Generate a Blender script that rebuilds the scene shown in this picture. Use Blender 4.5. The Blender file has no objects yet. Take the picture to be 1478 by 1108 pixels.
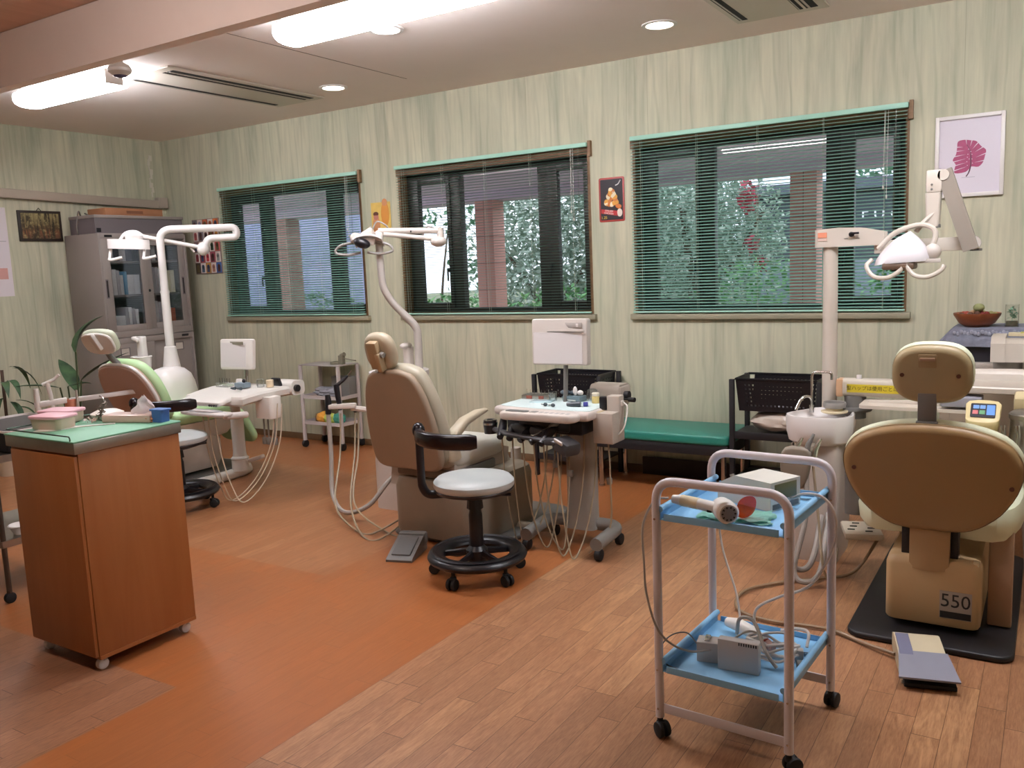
import bpy, bmesh, math, random
from mathutils import Vector, Matrix, Euler
C = bpy.context.scene.collection
SC = bpy.context.scene
PI = math.pi
rng = random.Random(7)
R = math.radians

# ---------------------------------------------------------------- shapes
def spline(pts, n=6, closed=False):
    P = [Vector(p) for p in pts]
    if len(P) < 3 and not closed: return P
    out = []; m = len(P); segs = m if closed else m-1
    for i in range(segs):
        if closed: a, b, c, d = P[(i-1) % m], P[i], P[(i+1) % m], P[(i+2) % m]
        else:
            b, c = P[i], P[i+1]; a = P[i-1] if i else b*2-c; d = P[i+2] if i+2 < m else c*2-b
        for k in range(n):
            t = k/n
            out.append(0.5*((2*b)+(c-a)*t+(2*a-5*b+4*c-d)*t*t+(3*b-a-3*c+d)*t**3))
    if not closed: out.append(P[-1])
    return out
def fillet(pts, r, n=5):
    P = [Vector(p) for p in pts]; out = [P[0]]
    for i in range(1, len(P)-1):
        a, b, c = P[i-1], P[i], P[i+1]
        rr = min(r, (a-b).length*.49, (c-b).length*.49)
        p0 = b+(a-b).normalized()*rr; p1 = b+(c-b).normalized()*rr
        for k in range(n+1):
            t = k/n; out.append(p0*(1-t)**2+b*2*t*(1-t)+p1*t*t)
    out.append(P[-1]); return out
def sup(a, b, n=2.5, seg=32):
    o = []
    for i in range(seg):
        t = 2*PI*i/seg; c, s = math.cos(t), math.sin(t)
        o.append((a*math.copysign(abs(c)**(2/n), c), b*math.copysign(abs(s)**(2/n), s)))
    return o
def rrect(w, h, r, n=4):
    o = []
    for cx, cy, a0 in ((w/2-r, h/2-r, 0), (-w/2+r, h/2-r, 90), (-w/2+r, -h/2+r, 180), (w/2-r, -h/2+r, 270)):
        for k in range(n+1):
            t = R(a0+90*k/n); o.append((cx+r*math.cos(t), cy+r*math.sin(t)))
    return o
class B:
    def __init__(s): s.bm = bmesh.new(); s.mi = 0
    def m(s, i): s.mi = i; return s
    def put(s, tb, M=None, sm=True):
        if M is not None: bmesh.ops.transform(tb, matrix=M, verts=tb.verts)
        for f in tb.faces: f.material_index = s.mi; f.smooth = sm
        me = bpy.data.meshes.new('tmp'); tb.to_mesh(me); tb.free(); s.bm.from_mesh(me); bpy.data.meshes.remove(me)
        return s
    def box(s, c, size, bev=0, rot=(0, 0, 0), seg=2, taper=1):
        tb = bmesh.new(); bmesh.ops.create_cube(tb, size=1)
        for v in tb.verts:
            k = taper if v.co.z > 0 else 1
            v.co = Vector((v.co.x*size[0]*k, v.co.y*size[1]*k, v.co.z*size[2]))
        if bev: bmesh.ops.bevel(tb, geom=tb.edges[:], offset=bev, segments=seg, affect='EDGES', profile=.5)
        return s.put(tb, Matrix.Translation(c) @ Euler(rot).to_matrix().to_4x4())
    def span(s, a, b, bev=0, **k):
        return s.box([(a[i]+b[i])/2 for i in range(3)], [abs(b[i]-a[i]) for i in range(3)], bev, **k)
    def cyl(s, p0, p1, r0, r1=None, seg=20, bev=0):
        p0, p1 = Vector(p0), Vector(p1); d = p1-p0; L = d.length
        r1 = r0 if r1 is None else r1
        pr = [(0, 0), (r0, 0), (r1, L), (0, L)]
        if bev: pr = [(0, 0), (r0-bev, 0), (r0-.3*bev, .3*bev), (r0, bev), (r1, L-bev), (r1-.3*bev, L-.3*bev), (r1-bev, L), (0, L)]
        return s.lathe(pr, p0, seg, d)
    def lathe(s, prof, c=(0, 0, 0), seg=28, axis=(0, 0, 1), sx=1, sy=1):
        tb = bmesh.new(); rings = []
        for r, z in prof:
            if r <= 1e-6: rings.append([tb.verts.new((0, 0, z))])
            else: rings.append([tb.verts.new((r*sx*math.cos(2*PI*i/seg), r*sy*math.sin(2*PI*i/seg), z)) for i in range(seg)])
        for a, b in zip(rings, rings[1:]):
            if len(a) == 1 and len(b) == 1: continue
            for i in range(seg):
                j = (i+1) % seg
                if len(a) == 1: tb.faces.new((a[0], b[j], b[i]))
                elif len(b) == 1: tb.faces.new((a[i], a[j], b[0]))
                else: tb.faces.new((a[i], a[j], b[j], b[i]))
        bmesh.ops.recalc_face_normals(tb, faces=tb.faces[:])
        return s.put(tb, Matrix.Translation(c) @ Vector((0, 0, 1)).rotation_difference(Vector(axis)).to_matrix().to_4x4())
    def ell(s, c, r, rot=(0, 0, 0), seg=18):
        tb = bmesh.new(); bmesh.ops.create_uvsphere(tb, u_segments=seg, v_segments=max(6, seg*2//3), radius=1)
        r = (r, r, r) if not hasattr(r, '__len__') else r
        return s.put(tb, Matrix.Translation(c) @ Euler(rot).to_matrix().to_4x4() @ Matrix.Diagonal((*r, 1)))
    def loft(s, rings, cap=True, M=None):
        tb = bmesh.new(); V = [[tb.verts.new(p) for p in r] for r in rings]; n = len(V[0])
        for a, b in zip(V, V[1:]):
            for i in range(n): tb.faces.new((a[i], a[(i+1) % n], b[(i+1) % n], b[i]))
        if cap: tb.faces.new(V[0][::-1]); tb.faces.new(V[-1])
        bmesh.ops.recalc_face_normals(tb, faces=tb.faces[:])
        return s.put(tb, M)
    def tube(s, pts, r, seg=8, closed=False, n=0, sy=1):
        P = spline(pts, n, closed) if n else [Vector(p) for p in pts]
        rr = r if hasattr(r, '__len__') else None
        m = len(P); T = []
        for i in range(m):
            if closed: t = P[(i+1) % m]-P[i-1]
            else: t = P[min(i+1, m-1)]-P[max(i-1, 0)]
            T.append(t.normalized() if t.length > 1e-9 else Vector((0, 0, 1)))
        up = Vector((0, 0, 1)) if abs(T[0].z) < .9 else Vector((0, 1, 0))
        N = (up-T[0]*up.dot(T[0])).normalized(); rings = []
        for i in range(m):
            N = (N-T[i]*N.dot(T[i])); N = N.normalized() if N.length > 1e-6 else T[i].orthogonal().normalized()
            Bn = T[i].cross(N)
            k = r if rr is None else (rr[0]+(rr[-1]-rr[0])*i/(m-1) if len(rr) == 2 else rr[min(len(rr)-1, int(i*len(rr)/m))])
            rings.append([P[i]+N*(k*math.cos(2*PI*j/seg))+Bn*(k*sy*math.sin(2*PI*j/seg)) for j in range(seg)])
        if closed: rings.append(rings[0]); return s.loft(rings, False)
        return s.loft(rings)
    def prism(s, poly, h, M=None, z0=0, sm=False):
        return s.loft([[(x, y, z0) for x, y in poly], [(x, y, z0+h) for x, y in poly]], True, M)
    def pad(s, poly, t, rd, M=None, k=4, bulge=0, both=True):
        # cushion: an outline with rounded rims, thickness t along +z
        cx = sum(p[0] for p in poly)/len(poly); cy = sum(p[1] for p in poly)/len(poly)
        ext = max(max(abs(p[0]-cx) for p in poly), max(abs(p[1]-cy) for p in poly))
        def ring(ins, z, zz=0): 
            out = []
            for x, y in poly:
                d = math.hypot(x-cx, y-cy) or 1e-6; f = max(0, 1-ins/d)
                out.append((cx+(x-cx)*f, cy+(y-cy)*f, z))
            return out
        rings = []
        if both:
            for i in range(k+1):
                a = PI/2*i/k; rings.append(ring(rd*(1-math.sin(a)), rd*(1-math.cos(a))))
        else: rings.append(ring(0, 0))
        for i in range(k+1):
            a = PI/2*i/k; rings.append(ring(rd*(1-math.cos(a)), t-rd*(1-math.sin(a))))
        if bulge:
            for f in (.3, .6, .85): rings.append(ring(rd+ext*f*.9, t+bulge*math.sin(f*PI/2)))
        return s.loft(rings, True, M)
    def quad(s, a, b, c, d):
        tb = bmesh.new(); tb.faces.new([tb.verts.new(p) for p in (a, b, c, d)]); return s.put(tb)
    def flat(s, poly, M=None):
        tb = bmesh.new(); tb.faces.new([tb.verts.new((x, y, 0)) for x, y in poly]); return s.put(tb, M)
def frame(o, x, y):
    # matrix with local x along x, local y along y, z = x cross y
    x, y = Vector(x).normalized(), Vector(y); z = x.cross(y).normalized(); y = z.cross(x)
    M = Matrix((x, y, z)).transposed().to_4x4(); M.translation = Vector(o); return M

# ---------------------------------------------------------------- objects
def _mk(name, b, mats):
    me = bpy.data.meshes.new(name); b.bm.to_mesh(me); b.bm.free()
    for m in (mats if isinstance(mats, (list, tuple)) else [mats]): me.materials.append(m)
    me.set_sharp_from_angle(angle=R(38))
    o = bpy.data.objects.new(name, me); C.objects.link(o); return o
def tag(o, label, cat, group=None, kind=None):
    o['label'] = label; o['category'] = cat
    if group: o['group'] = group
    if kind: o['kind'] = kind
    return o
def T(name, label, cat, loc=(0, 0, 0), rz=0, group=None):
    o = bpy.data.objects.new(name, None); C.objects.link(o); o.empty_display_size = .1
    o.location = loc; o.rotation_euler = (0, 0, rz); return tag(o, label, cat, group)
def P(name, b, mats, parent, label=None, kind=None):
    o = _mk(name, b, mats); o.parent = parent
    if label: o['label'] = label
    if kind: o['kind'] = kind
    return o
def O(name, b, mats, label, cat, loc=(0, 0, 0), rz=0, group=None, kind=None):
    o = _mk(name, b, mats); o.location = loc; o.rotation_euler = (0, 0, rz); return tag(o, label, cat, group, kind)
def S(name, b, mats, parent=None):
    o = _mk(name, b, mats); o.parent = parent
    if parent is None: o['kind'] = 'structure'
    return o
def dup(root, loc=None, rz=None, label=None, group=None, scale=None):
    r = root.copy(); C.objects.link(r)
    if loc is not None: r.location = loc
    if rz is not None: r.rotation_euler = (0, 0, rz)
    if label: r['label'] = label
    if group: r['group'] = group
    for ch in list(root.children):
        c = ch.copy(); C.objects.link(c); c.parent = r
        for g in list(ch.children):
            d = g.copy(); C.objects.link(d); d.parent = c
    return r
def text(body, size, mat, parent, M, name='lettering', label=None, ext=.0004, sx=1, align='CENTER'):
    cu = bpy.data.curves.new(name, 'FONT'); cu.body = body; cu.size = size; cu.extrude = ext; cu.align_x = align; cu.align_y = 'CENTER'
    cu.resolution_u = 3
    t = bpy.data.objects.new(name, cu); C.objects.link(t)
    dg = bpy.context.evaluated_depsgraph_get(); me = bpy.data.meshes.new_from_object(t.evaluated_get(dg))
    bpy.data.objects.remove(t); bpy.data.curves.remove(cu)
    me.transform(M @ Matrix.Diagonal((sx, 1, 1, 1))); me.materials.clear(); me.materials.append(mat)
    o = bpy.data.objects.new(name, me); C.objects.link(o); o.parent = parent
    if label: o['label'] = label
    return o

# ---------------------------------------------------------------- materials
def lin(c):
    if isinstance(c, str): c = [int(c[i:i+2], 16)/255 for i in (0, 2, 4)]
    return tuple(x/12.92 if x <= .04045 else ((x+.055)/1.055)**2.4 for x in c)
class NT:
    def __init__(s, m): s.t = m.node_tree; s.n = s.t.nodes; s.l = s.t.links
    def new(s, ty, **k):
        n = s.n.new(ty)
        for a, v in k.items():
            if a == 'ins':
                for i, x in v.items():
                    if hasattr(x, 'is_linked') or isinstance(x, bpy.types.NodeSocket): s.l.new(x, n.inputs[i])
                    else: n.inputs[i].default_value = x
            else: setattr(n, a, v)
        return n
    def math(s, op, a, b=0, c=0): return s.new('ShaderNodeMath', operation=op, ins={0: a, 1: b, 2: c}).outputs[0]
    def mix(s, f, a, b, mode='MIX'):
        n = s.new('ShaderNodeMix', data_type='RGBA', blend_type=mode)
        for i, x in ((0, f), (6, a), (7, b)):
            if isinstance(x, bpy.types.NodeSocket): s.l.new(x, n.inputs[i])
            else: n.inputs[i].default_value = x if i == 0 else (*x[:3], 1)
        return n.outputs[2]
    def ramp(s, f, stops):
        n = s.new('ShaderNodeValToRGB'); s.l.new(f, n.inputs[0]); e = n.color_ramp.elements
        while len(e) < len(stops): e.new(.5)
        for q, (p, c) in zip(e, stops): q.position = p; q.color = (*c[:3], 1) if hasattr(c, '__len__') else (c, c, c, 1)
        return n.outputs[0]
    def noise(s, vec, scale=5, detail=3, rough=.5, dist=0):
        n = s.new('ShaderNodeTexNoise'); n.inputs['Scale'].default_value = scale; n.inputs['Detail'].default_value = detail
        n.inputs['Roughness'].default_value = rough; n.inputs['Distortion'].default_value = dist
        if vec is not None: s.l.new(vec, n.inputs['Vector'])
        return n.outputs['Fac']
    def coord(s, scale=(1, 1, 1), kind='Object', rot=(0, 0, 0)):
        tc = s.new('ShaderNodeTexCoord'); mp = s.new('ShaderNodeMapping'); s.l.new(tc.outputs[kind], mp.inputs[0])
        mp.inputs['Scale'].default_value = scale; mp.inputs['Rotation'].default_value = rot; return mp.outputs[0]
def base(name):
    m = bpy.data.materials.new(name); m.use_nodes = True; nt = NT(m); return m, nt, nt.n['Principled BSDF']
def M(name, col, rough=.5, metal=0, spec=.5, coat=0, var=.06, scale=6, emit=0, sss=0):
    m, nt, bs = base(name); c = lin(col)
    f = nt.noise(nt.coord(), scale, 4, .6)
    d = nt.mix(f, [x*(1-var*2) for x in c], [min(1, x*(1+var*2)) for x in c])
    nt.l.new(d, bs.inputs['Base Color'])
    bs.inputs['Roughness'].default_value = rough; bs.inputs['Metallic'].default_value = metal
    bs.inputs['Specular IOR Level'].default_value = spec; bs.inputs['Coat Weight'].default_value = coat
    if emit: bs.inputs['Emission Color'].default_value = (*c, 1); bs.inputs['Emission Strength'].default_value = emit
    return m
def emis(name, col, st):
    m, nt, bs = base(name); c = lin(col)
    bs.inputs['Base Color'].default_value = (*c, 1); bs.inputs['Emission Color'].default_value = (*c, 1); bs.inputs['Emission Strength'].default_value = st
    return m
def glass(name, tint=(1, 1, 1), refl=.07, rough=.02):
    m = bpy.data.materials.new(name); m.use_nodes = True; nt = NT(m); nt.n.clear()
    tr = nt.new('ShaderNodeBsdfTransparent'); tr.inputs[0].default_value = (*tint, 1)
    gl = nt.new('ShaderNodeBsdfGlossy'); gl.inputs['Roughness'].default_value = rough
    lw = nt.new('ShaderNodeLayerWeight'); lw.inputs[0].default_value = .35
    f = nt.math('ADD', nt.math('MULTIPLY', lw.outputs['Fresnel'], .5), refl*.4)
    mx = nt.new('ShaderNodeMixShader'); nt.l.new(f, mx.inputs[0]); nt.l.new(tr.outputs[0], mx.inputs[1]); nt.l.new(gl.outputs[0], mx.inputs[2])
    o = nt.new('ShaderNodeOutputMaterial'); nt.l.new(mx.outputs[0], o.inputs[0]); return m
def wallpaper(name, axis):
    m, nt, bs = base(name)
    tc = nt.new('ShaderNodeTexCoord'); sp = nt.new('ShaderNodeSeparateXYZ'); nt.l.new(tc.outputs['Object'], sp.inputs[0])
    u, z = sp.outputs[axis], sp.outputs[2]
    def vec(a, b):
        c = nt.new('ShaderNodeCombineXYZ'); nt.l.new(nt.math('MULTIPLY', u, a), c.inputs[0]); nt.l.new(nt.math('MULTIPLY', z, b), c.inputs[1]); return c.outputs[0]
    g1 = nt.noise(vec(1, .13), 6.5, 5, .55, .5)          # long streaks
    g2 = nt.noise(vec(1, .05), 48, 4, .6, .1)            # fine grain
    g3 = nt.noise(vec(1, .45), 2.6, 3, .55, .4)          # broad patches
    w = nt.new('ShaderNodeTexWave', wave_type='BANDS', bands_direction='X')
    nt.l.new(vec(1, .16), w.inputs[0]); w.inputs['Scale'].default_value = 3.2; w.inputs['Distortion'].default_value = 9; w.inputs['Detail'].default_value = 3; w.inputs['Detail Scale'].default_value = 1.1
    a = nt.ramp(g1, [(.26, lin('9c9c88')), (.44, lin('bfbba3')), (.6, lin('cdc8ae')), (.8, lin('b1b09a'))])
    b = nt.mix(nt.math('MULTIPLY', nt.ramp(g3, [(.42, 0), (.68, 1)]), .42), a, lin('a2ab94'))
    c = nt.mix(nt.math('MULTIPLY', nt.ramp(w.outputs['Fac'], [(.0, 1), (.16, 0)]), .28), b, lin('8e937b'))
    d = nt.mix(.16, c, nt.ramp(g2, [(.3, lin('8d9079')), (.7, lin('e2dec4'))]))
    seam = nt.math('LESS_THAN', nt.math('ABSOLUTE', nt.math('SUBTRACT', nt.math('FRACT', nt.math('DIVIDE', u, .92)), .5)), .0016)
    e = nt.mix(nt.math('MULTIPLY', seam, .35), d, lin('6f6f5c'))
    nt.l.new(e, bs.inputs['Base Color']); bs.inputs['Roughness'].default_value = .62; bs.inputs['Specular IOR Level'].default_value = .25
    bp = nt.new('ShaderNodeBump'); bp.inputs['Strength'].default_value = .12; bp.inputs['Distance'].default_value = .004
    nt.l.new(g2, bp.inputs['Height']); nt.l.new(bp.outputs[0], bs.inputs['Normal'])
    return m
def floor_mat():
    m, nt, bs = base('wood_floor')
    tc = nt.new('ShaderNodeTexCoord'); sp = nt.new('ShaderNodeSeparateXYZ'); nt.l.new(tc.outputs['Object'], sp.inputs[0])
    x, y = sp.outputs[0], sp.outputs[1]
    xs = nt.math('DIVIDE', nt.math('ADD', x, 2.003), .08); row = nt.math('FLOOR', xs); fx = nt.math('FRACT', xs)
    wn = nt.new('ShaderNodeTexWhiteNoise', noise_dimensions='1D'); nt.l.new(row, wn.inputs['W'])
    ys = nt.math('ADD', nt.math('DIVIDE', y, .56), nt.math('MULTIPLY', wn.outputs[0], 7)); bi = nt.math('FLOOR', ys); fy = nt.math('FRACT', ys)
    cv = nt.new('ShaderNodeCombineXYZ'); nt.l.new(row, cv.inputs[0]); nt.l.new(bi, cv.inputs[1])
    wn2 = nt.new('ShaderNodeTexWhiteNoise', noise_dimensions='2D'); nt.l.new(cv.outputs[0], wn2.inputs['Vector']); rnd = wn2.outputs[0]
    gx = nt.math('ABSOLUTE', nt.math('SUBTRACT', fx, .5)); gy = nt.math('ABSOLUTE', nt.math('SUBTRACT', fy, .5))
    seam = nt.math('MAXIMUM', nt.math('GREATER_THAN', gx, .488), nt.math('GREATER_THAN', gy, .4975))
    gv = nt.new('ShaderNodeCombineXYZ'); nt.l.new(nt.math('ADD', nt.math('MULTIPLY', x, 14), nt.math('MULTIPLY', rnd, 40)), gv.inputs[0]); nt.l.new(nt.math('MULTIPLY', y, 1.6), gv.inputs[1])
    g = nt.noise(gv.outputs[0], 2.2, 5, .6, 1.4); gf = nt.noise(gv.outputs[0], 14, 4, .6, .3)
    # pale oak
    oak = nt.ramp(rnd, [(0, lin('8e6244')), (.35, lin('a07050')), (.7, lin('a97a56')), (1, lin('b88a62'))])
    oak = nt.mix(nt.ramp(g, [(.36, .75), (.62, 0)]), oak, lin('7c4e34')); oak = nt.mix(.26, oak, nt.ramp(gf, [(.3, lin('7d5137')), (.7, lin('d0a478'))]))
    # refinished orange strip
    big = nt.noise(nt.coord((1, .5, 1)), 1.3, 3, .5)
    orange = nt.mix(big, lin('9a5a2e'), lin('a86638')); orange = nt.mix(nt.math('MULTIPLY', rnd, .45), orange, lin('94603c'))
    orange = nt.mix(nt.math('MULTIPLY', nt.ramp(g, [(.4, .6), (.6, 0)]), .35), orange, lin('7c4626'))
    old = nt.mix(rnd, lin('94684c'), lin('a5775a')); old = nt.mix(nt.ramp(gf, [(.35, .6), (.6, 0)]), old, lin('6f4a36'))
    wob = nt.math('MULTIPLY', nt.math('SUBTRACT', big, .5), .0)
    mo = nt.math('LESS_THAN', x, -2.003)
    m2 = nt.math('MULTIPLY', nt.math('LESS_THAN', x, -2.63), nt.math('LESS_THAN', y, 1.81))
    m3 = nt.math('MULTIPLY', nt.math('LESS_THAN', x, -3.2), nt.math('LESS_THAN', nt.math('ADD', x, nt.math('MULTIPLY', y, .0)), -3.2))
    m4 = nt.math('MULTIPLY', nt.math('LESS_THAN', x, -2.96), nt.math('GREATER_THAN', y, 2.9))
    m5 = nt.math('MULTIPLY', nt.math('LESS_THAN', x, -1.2), nt.math('GREATER_THAN', y, 4.6))
    c = nt.mix(mo, oak, orange)
    c = nt.mix(nt.math('MULTIPLY', m4, .55), c, oak)
    c = nt.mix(nt.math('MAXIMUM', m2, 0), c, old)
    c = nt.mix(nt.math('MULTIPLY', m5, .8), c, orange)
    so = nt.math('MULTIPLY', seam, nt.math('SUBTRACT', .75, nt.math('MULTIPLY', nt.math('SUBTRACT', mo, m2), .5)))
    c = nt.mix(so, c, lin('4a2a18'))
    nt.l.new(c, bs.inputs['Base Color'])
    ro = nt.math('ADD', .24, nt.math('MULTIPLY', gf, .2)); nt.l.new(ro, bs.inputs['Roughness']); bs.inputs['Specular IOR Level'].default_value = .5
    bp = nt.new('ShaderNodeBump'); bp.inputs['Strength'].default_value = .25; bp.inputs['Distance'].default_value = .002; bp.invert = True
    nt.l.new(nt.math('ADD', so, nt.math('MULTIPLY', gf, .15)), bp.inputs['Height']); nt.l.new(bp.outputs[0], bs.inputs['Normal'])
    return m
def woodmat(name, c1, c2, axis=2, rough=.4, sc=1):
    m, nt, bs = base(name); s = [9*sc]*3; s[axis] = .8*sc
    g = nt.noise(nt.coord(tuple(s)), 2.5, 5, .6, .8)
    nt.l.new(nt.mix(nt.ramp(g, [(.3, 0), (.7, 1)]), lin(c1), lin(c2)), bs.inputs['Base Color']); bs.inputs['Roughness'].default_value = rough
    return m
WHITE = M('white_enamel', 'e6dfdb', .3, var=.02)
WHITEP = M('white_plastic', 'e2dcd4', .4, var=.02)
GREYW = M('warm_grey_plastic', 'b3a89c', .4, var=.03)
LGREY = M('pale_grey_enamel', 'c9bfb6', .35, var=.03)
DGREY = M('slate_grey_plastic', '6d6a66', .42, var=.04)
MGREY = M('mid_grey_plastic', '8f8a84', .4, var=.04)
BLACK = M('black_plastic', '17151a', .35, var=.05)
BLACKM = M('matt_black_metal', '1b191c', .5, var=.05)
RUBBER = M('black_rubber', '100f10', .65, var=.05)
CHROME = M('chrome', 'c8c6c4', .18, 1, var=.02)
STEEL = M('brushed_steel', 'a8a39c', .35, 1, var=.05, scale=30)
TAN = M('tan_shell', '96784f', .45, var=.03)
TANB = M('beige_shell', 'a98a70', .45, var=.03)
CREAM = M('cream_plastic', 'd8c9a6', .42, var=.03)
PALEGREEN = M('pale_green_vinyl', 'd9dcbf', .45, var=.03)
GREENV = M('mint_vinyl', 'b9dba6', .45, var=.03)
GREYV = M('grey_vinyl', 'c8c5ba', .45, var=.03)
TEAL = M('teal_vinyl', '2b7d6d', .4, var=.05)
HOSE = M('beige_hose', '9a8a72', .5, var=.05)
HOSEG = M('grey_hose', 'a59c92', .5, var=.05)
SLAT = M('green_slats', '7aa596', .45, var=.04)
RAILG = M('mint_headrail', 'a5d3bf', .4, var=.03)
CORD = M('pale_cord', 'b9c2b0', .7)
BROWNW = woodmat('brown_wood_casing', '6f5238', '8a6a49', 0, .5)
ALU = M('dark_bronze_aluminium', '3d3a36', .4, .3, var=.04)
PAPER = M('white_paper', 'e6e0e0', .7, var=.02)
CEIL = M('painted_ceiling', 'f0e2da', .8, spec=.2, var=.02, scale=2)
BASEB = M('brown_skirting', '6b5238', .5, var=.06)
DARKHOLE = M('dark_recess', '231d1a', .8)
CABG = M('grey_cabinet_steel', '8f8580', .45, var=.02)
CABD = M('dark_grey_steel', '6b6264', .45, var=.02)
GLASS = glass('window_glass', (.96, .98, .98))
CABGLASS = glass('cabinet_glass', (.9, .91, .92), .05)
CLEAR = glass('clear_plastic', (.93, .95, .95), .2, .1)
# ---------------------------------------------------------------- camera
cam = bpy.data.cameras.new('camera'); co = bpy.data.objects.new('camera', cam); C.objects.link(co); SC.camera = co
def _axes(pit, roll, yaw):
    cy, sy = math.cos(yaw), math.sin(yaw)
    fw = Vector((sy*math.cos(pit), cy*math.cos(pit), -math.sin(pit))); r0 = Vector((cy, -sy, 0)); u0 = r0.cross(fw)
    return fw, r0*math.cos(roll)+u0*math.sin(roll), u0*math.cos(roll)-r0*math.sin(roll)
fw, rt, up = _axes(.135058, -.0416894, -.5647965)
mw = Matrix((rt, up, -fw)).transposed().to_4x4(); mw.translation = (0, 0, 1.45); co.matrix_world = mw
cam.sensor_width = 36; cam.lens = 36*1243.68/1478; cam.clip_start = .05; cam.clip_end = 200
SC.view_settings.view_transform = 'Standard'; SC.view_settings.look = 'None'; SC.view_settings.gamma = 1; SC.view_settings.exposure = -.22
try: SC.view_settings.use_curve_mapping = False
except Exception: pass
# ---------------------------------------------------------------- shell
D = 5.42; XL = -7.3; XR = 1.9; YF = -2.2; ZC = 2.77
WX = (-6.5, -4.42, -2.415); WW = 1.69; WZ0, WZ1 = 1.1, 2.265
b = B(); b.span((XL-.2, YF-.2, -.12), (XR+.2, D+.2, 0)); S('floor', b, floor_mat())
b = B(); b.span((XL, 2.6, ZC), (XR, D, ZC+.12)); S('ceiling', b, CEIL)
b = B(); b.span((XL, YF, ZC), (XR, 2.6, ZC+.12)); S('ceiling', b, woodmat('wood_panel_ceiling', 'd2a890', 'e0b8a2', 1, .6, .5)).name = 'ceiling_near'
b = B(); b.span((XL+.02, 2.6, 2.5), (XR-.02, 2.67, ZC-.002))
S('trim_1', b, M('beam_paint', 'f4e8e2', .7, var=.02))
b = B(); b.span((-2.322, 2.5985, 2.5), (-2.318, 2.6, ZC-.003)); S('trim_2', b, DARKHOLE)
WP = wallpaper('wood_grain_wallpaper', 0); WPL = wallpaper('wood_grain_wallpaper_side', 1)
b = B(); xs = [XL-.2]
for x in WX:
    b.span((xs[-1], D, 0), (x, D+.2, ZC+.12)); b.span((x, D, 0), (x+WW, D+.2, WZ0)); b.span((x, D, WZ1), (x+WW, D+.2, ZC+.12)); xs.append(x+WW)
b.span((xs[-1], D, 0), (XR+.2, D+.2, ZC+.12)); S('wall_back', b, WP)
b = B(); b.span((XL-.2, YF, 0), (XL, D, ZC+.12)); S('wall_left', b, WPL)
b = B(); b.span((XR, YF, 0), (XR+.2, D, ZC+.12)); S('wall_right', b, WPL)
b = B(); b.span((XL-.2, YF-.2, 0), (XR+.2, YF, ZC+.12)); S('wall_front', b, WP)
b = B(); b.span((XL, D-.012, 0), (XR, D, .055), .003); S('baseboard_back', b, BASEB)
b = B(); b.span((XL, YF, 0), (XL+.012, D-.012, .055), .003); S('baseboard_left', b, BASEB)
# fine cracks in the ceiling boards
b = B()
b.span((-3.868, 2.7, ZC-.0012), (-3.862, 4.9, ZC)); S('trim_3', b, M('crack_brown', '6e564c', .8))
# windows
def window(n, x0):
    w = bpy.data.objects.new('window_%d' % n, None); C.objects.link(w); w.location = (x0, D, WZ0); w['kind'] = 'structure'
    H = WZ1-WZ0; W = WW
    b = B()
    for a, c in (((0, 0, 0), (.022, .1, H)), ((W-.022, 0, 0), (W, .1, H)), ((.022, 0, H-.06), (W-.022, .1, H)), ((.022, 0, 0), (W-.022, .1, .02))):
        b.span(a, c)
    b.span((W-.002, -.03, H-.09), (W+.018, .0, H+.012)); b.span((-.014, -.004, H-.075), (W+.016, .0, H-.0), .0)
    S('casing', b, BROWNW, w)
    b = B(); b.span((-.025, -.035, -.038), (W+.025, .1, -.002), .004); S('sill', b, M('painted_sill', '938c76', .5, var=.05), w)
    b = B()
    for a, c in (((.022, .085, .02), (W-.022, .15, .05)), ((.022, .085, H-.1), (W-.022, .15, H-.06)), ((.022, .085, .05), (.06, .15, H-.1)), ((W-.06, .085, .05), (W-.022, .15, H-.1)),
                 ((.44, .085, .05), (.53, .15, H-.1)), ((1.22, .085, .05), (1.31, .15, H-.1))):
        b.span(a, c, .004)
    S('window_frame', b, ALU, w)
    for q0, q1, hx in ((.06, .44, .41), (1.31, W-.06, 1.33)):
        b = B()
        for a, c in (((q0, .075, .05), (q0+.075, .125, H-.1)), ((q1-.035, .075, .05), (q1, .125, H-.1)), ((q0+.075, .075, .05), (q1-.035, .125, .092)), ((q0+.075, .075, H-.155), (q1-.035, .125, H-.1))):
            b.span(a, c, .004)
        sa = S('sash', b, ALU, w)
        b = B(); b.span((q0+.075, .1, .092), (q1-.035, .104, H-.155)); S('glass', b, GLASS, sa)
        b = B(); b.span((hx-.008, .045, .33), (hx+.008, .075, .36), .003); b.span((hx-.006, .04, .26), (hx+.006, .052, .35), .003); S('handle', b, BLACK, sa)
    b = B(); b.span((.53, .11, .05), (1.22, .114, H-.1)); S('glass', b, GLASS, w)
    return w
for i, x in enumerate(WX): window(i+1, x)
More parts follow.
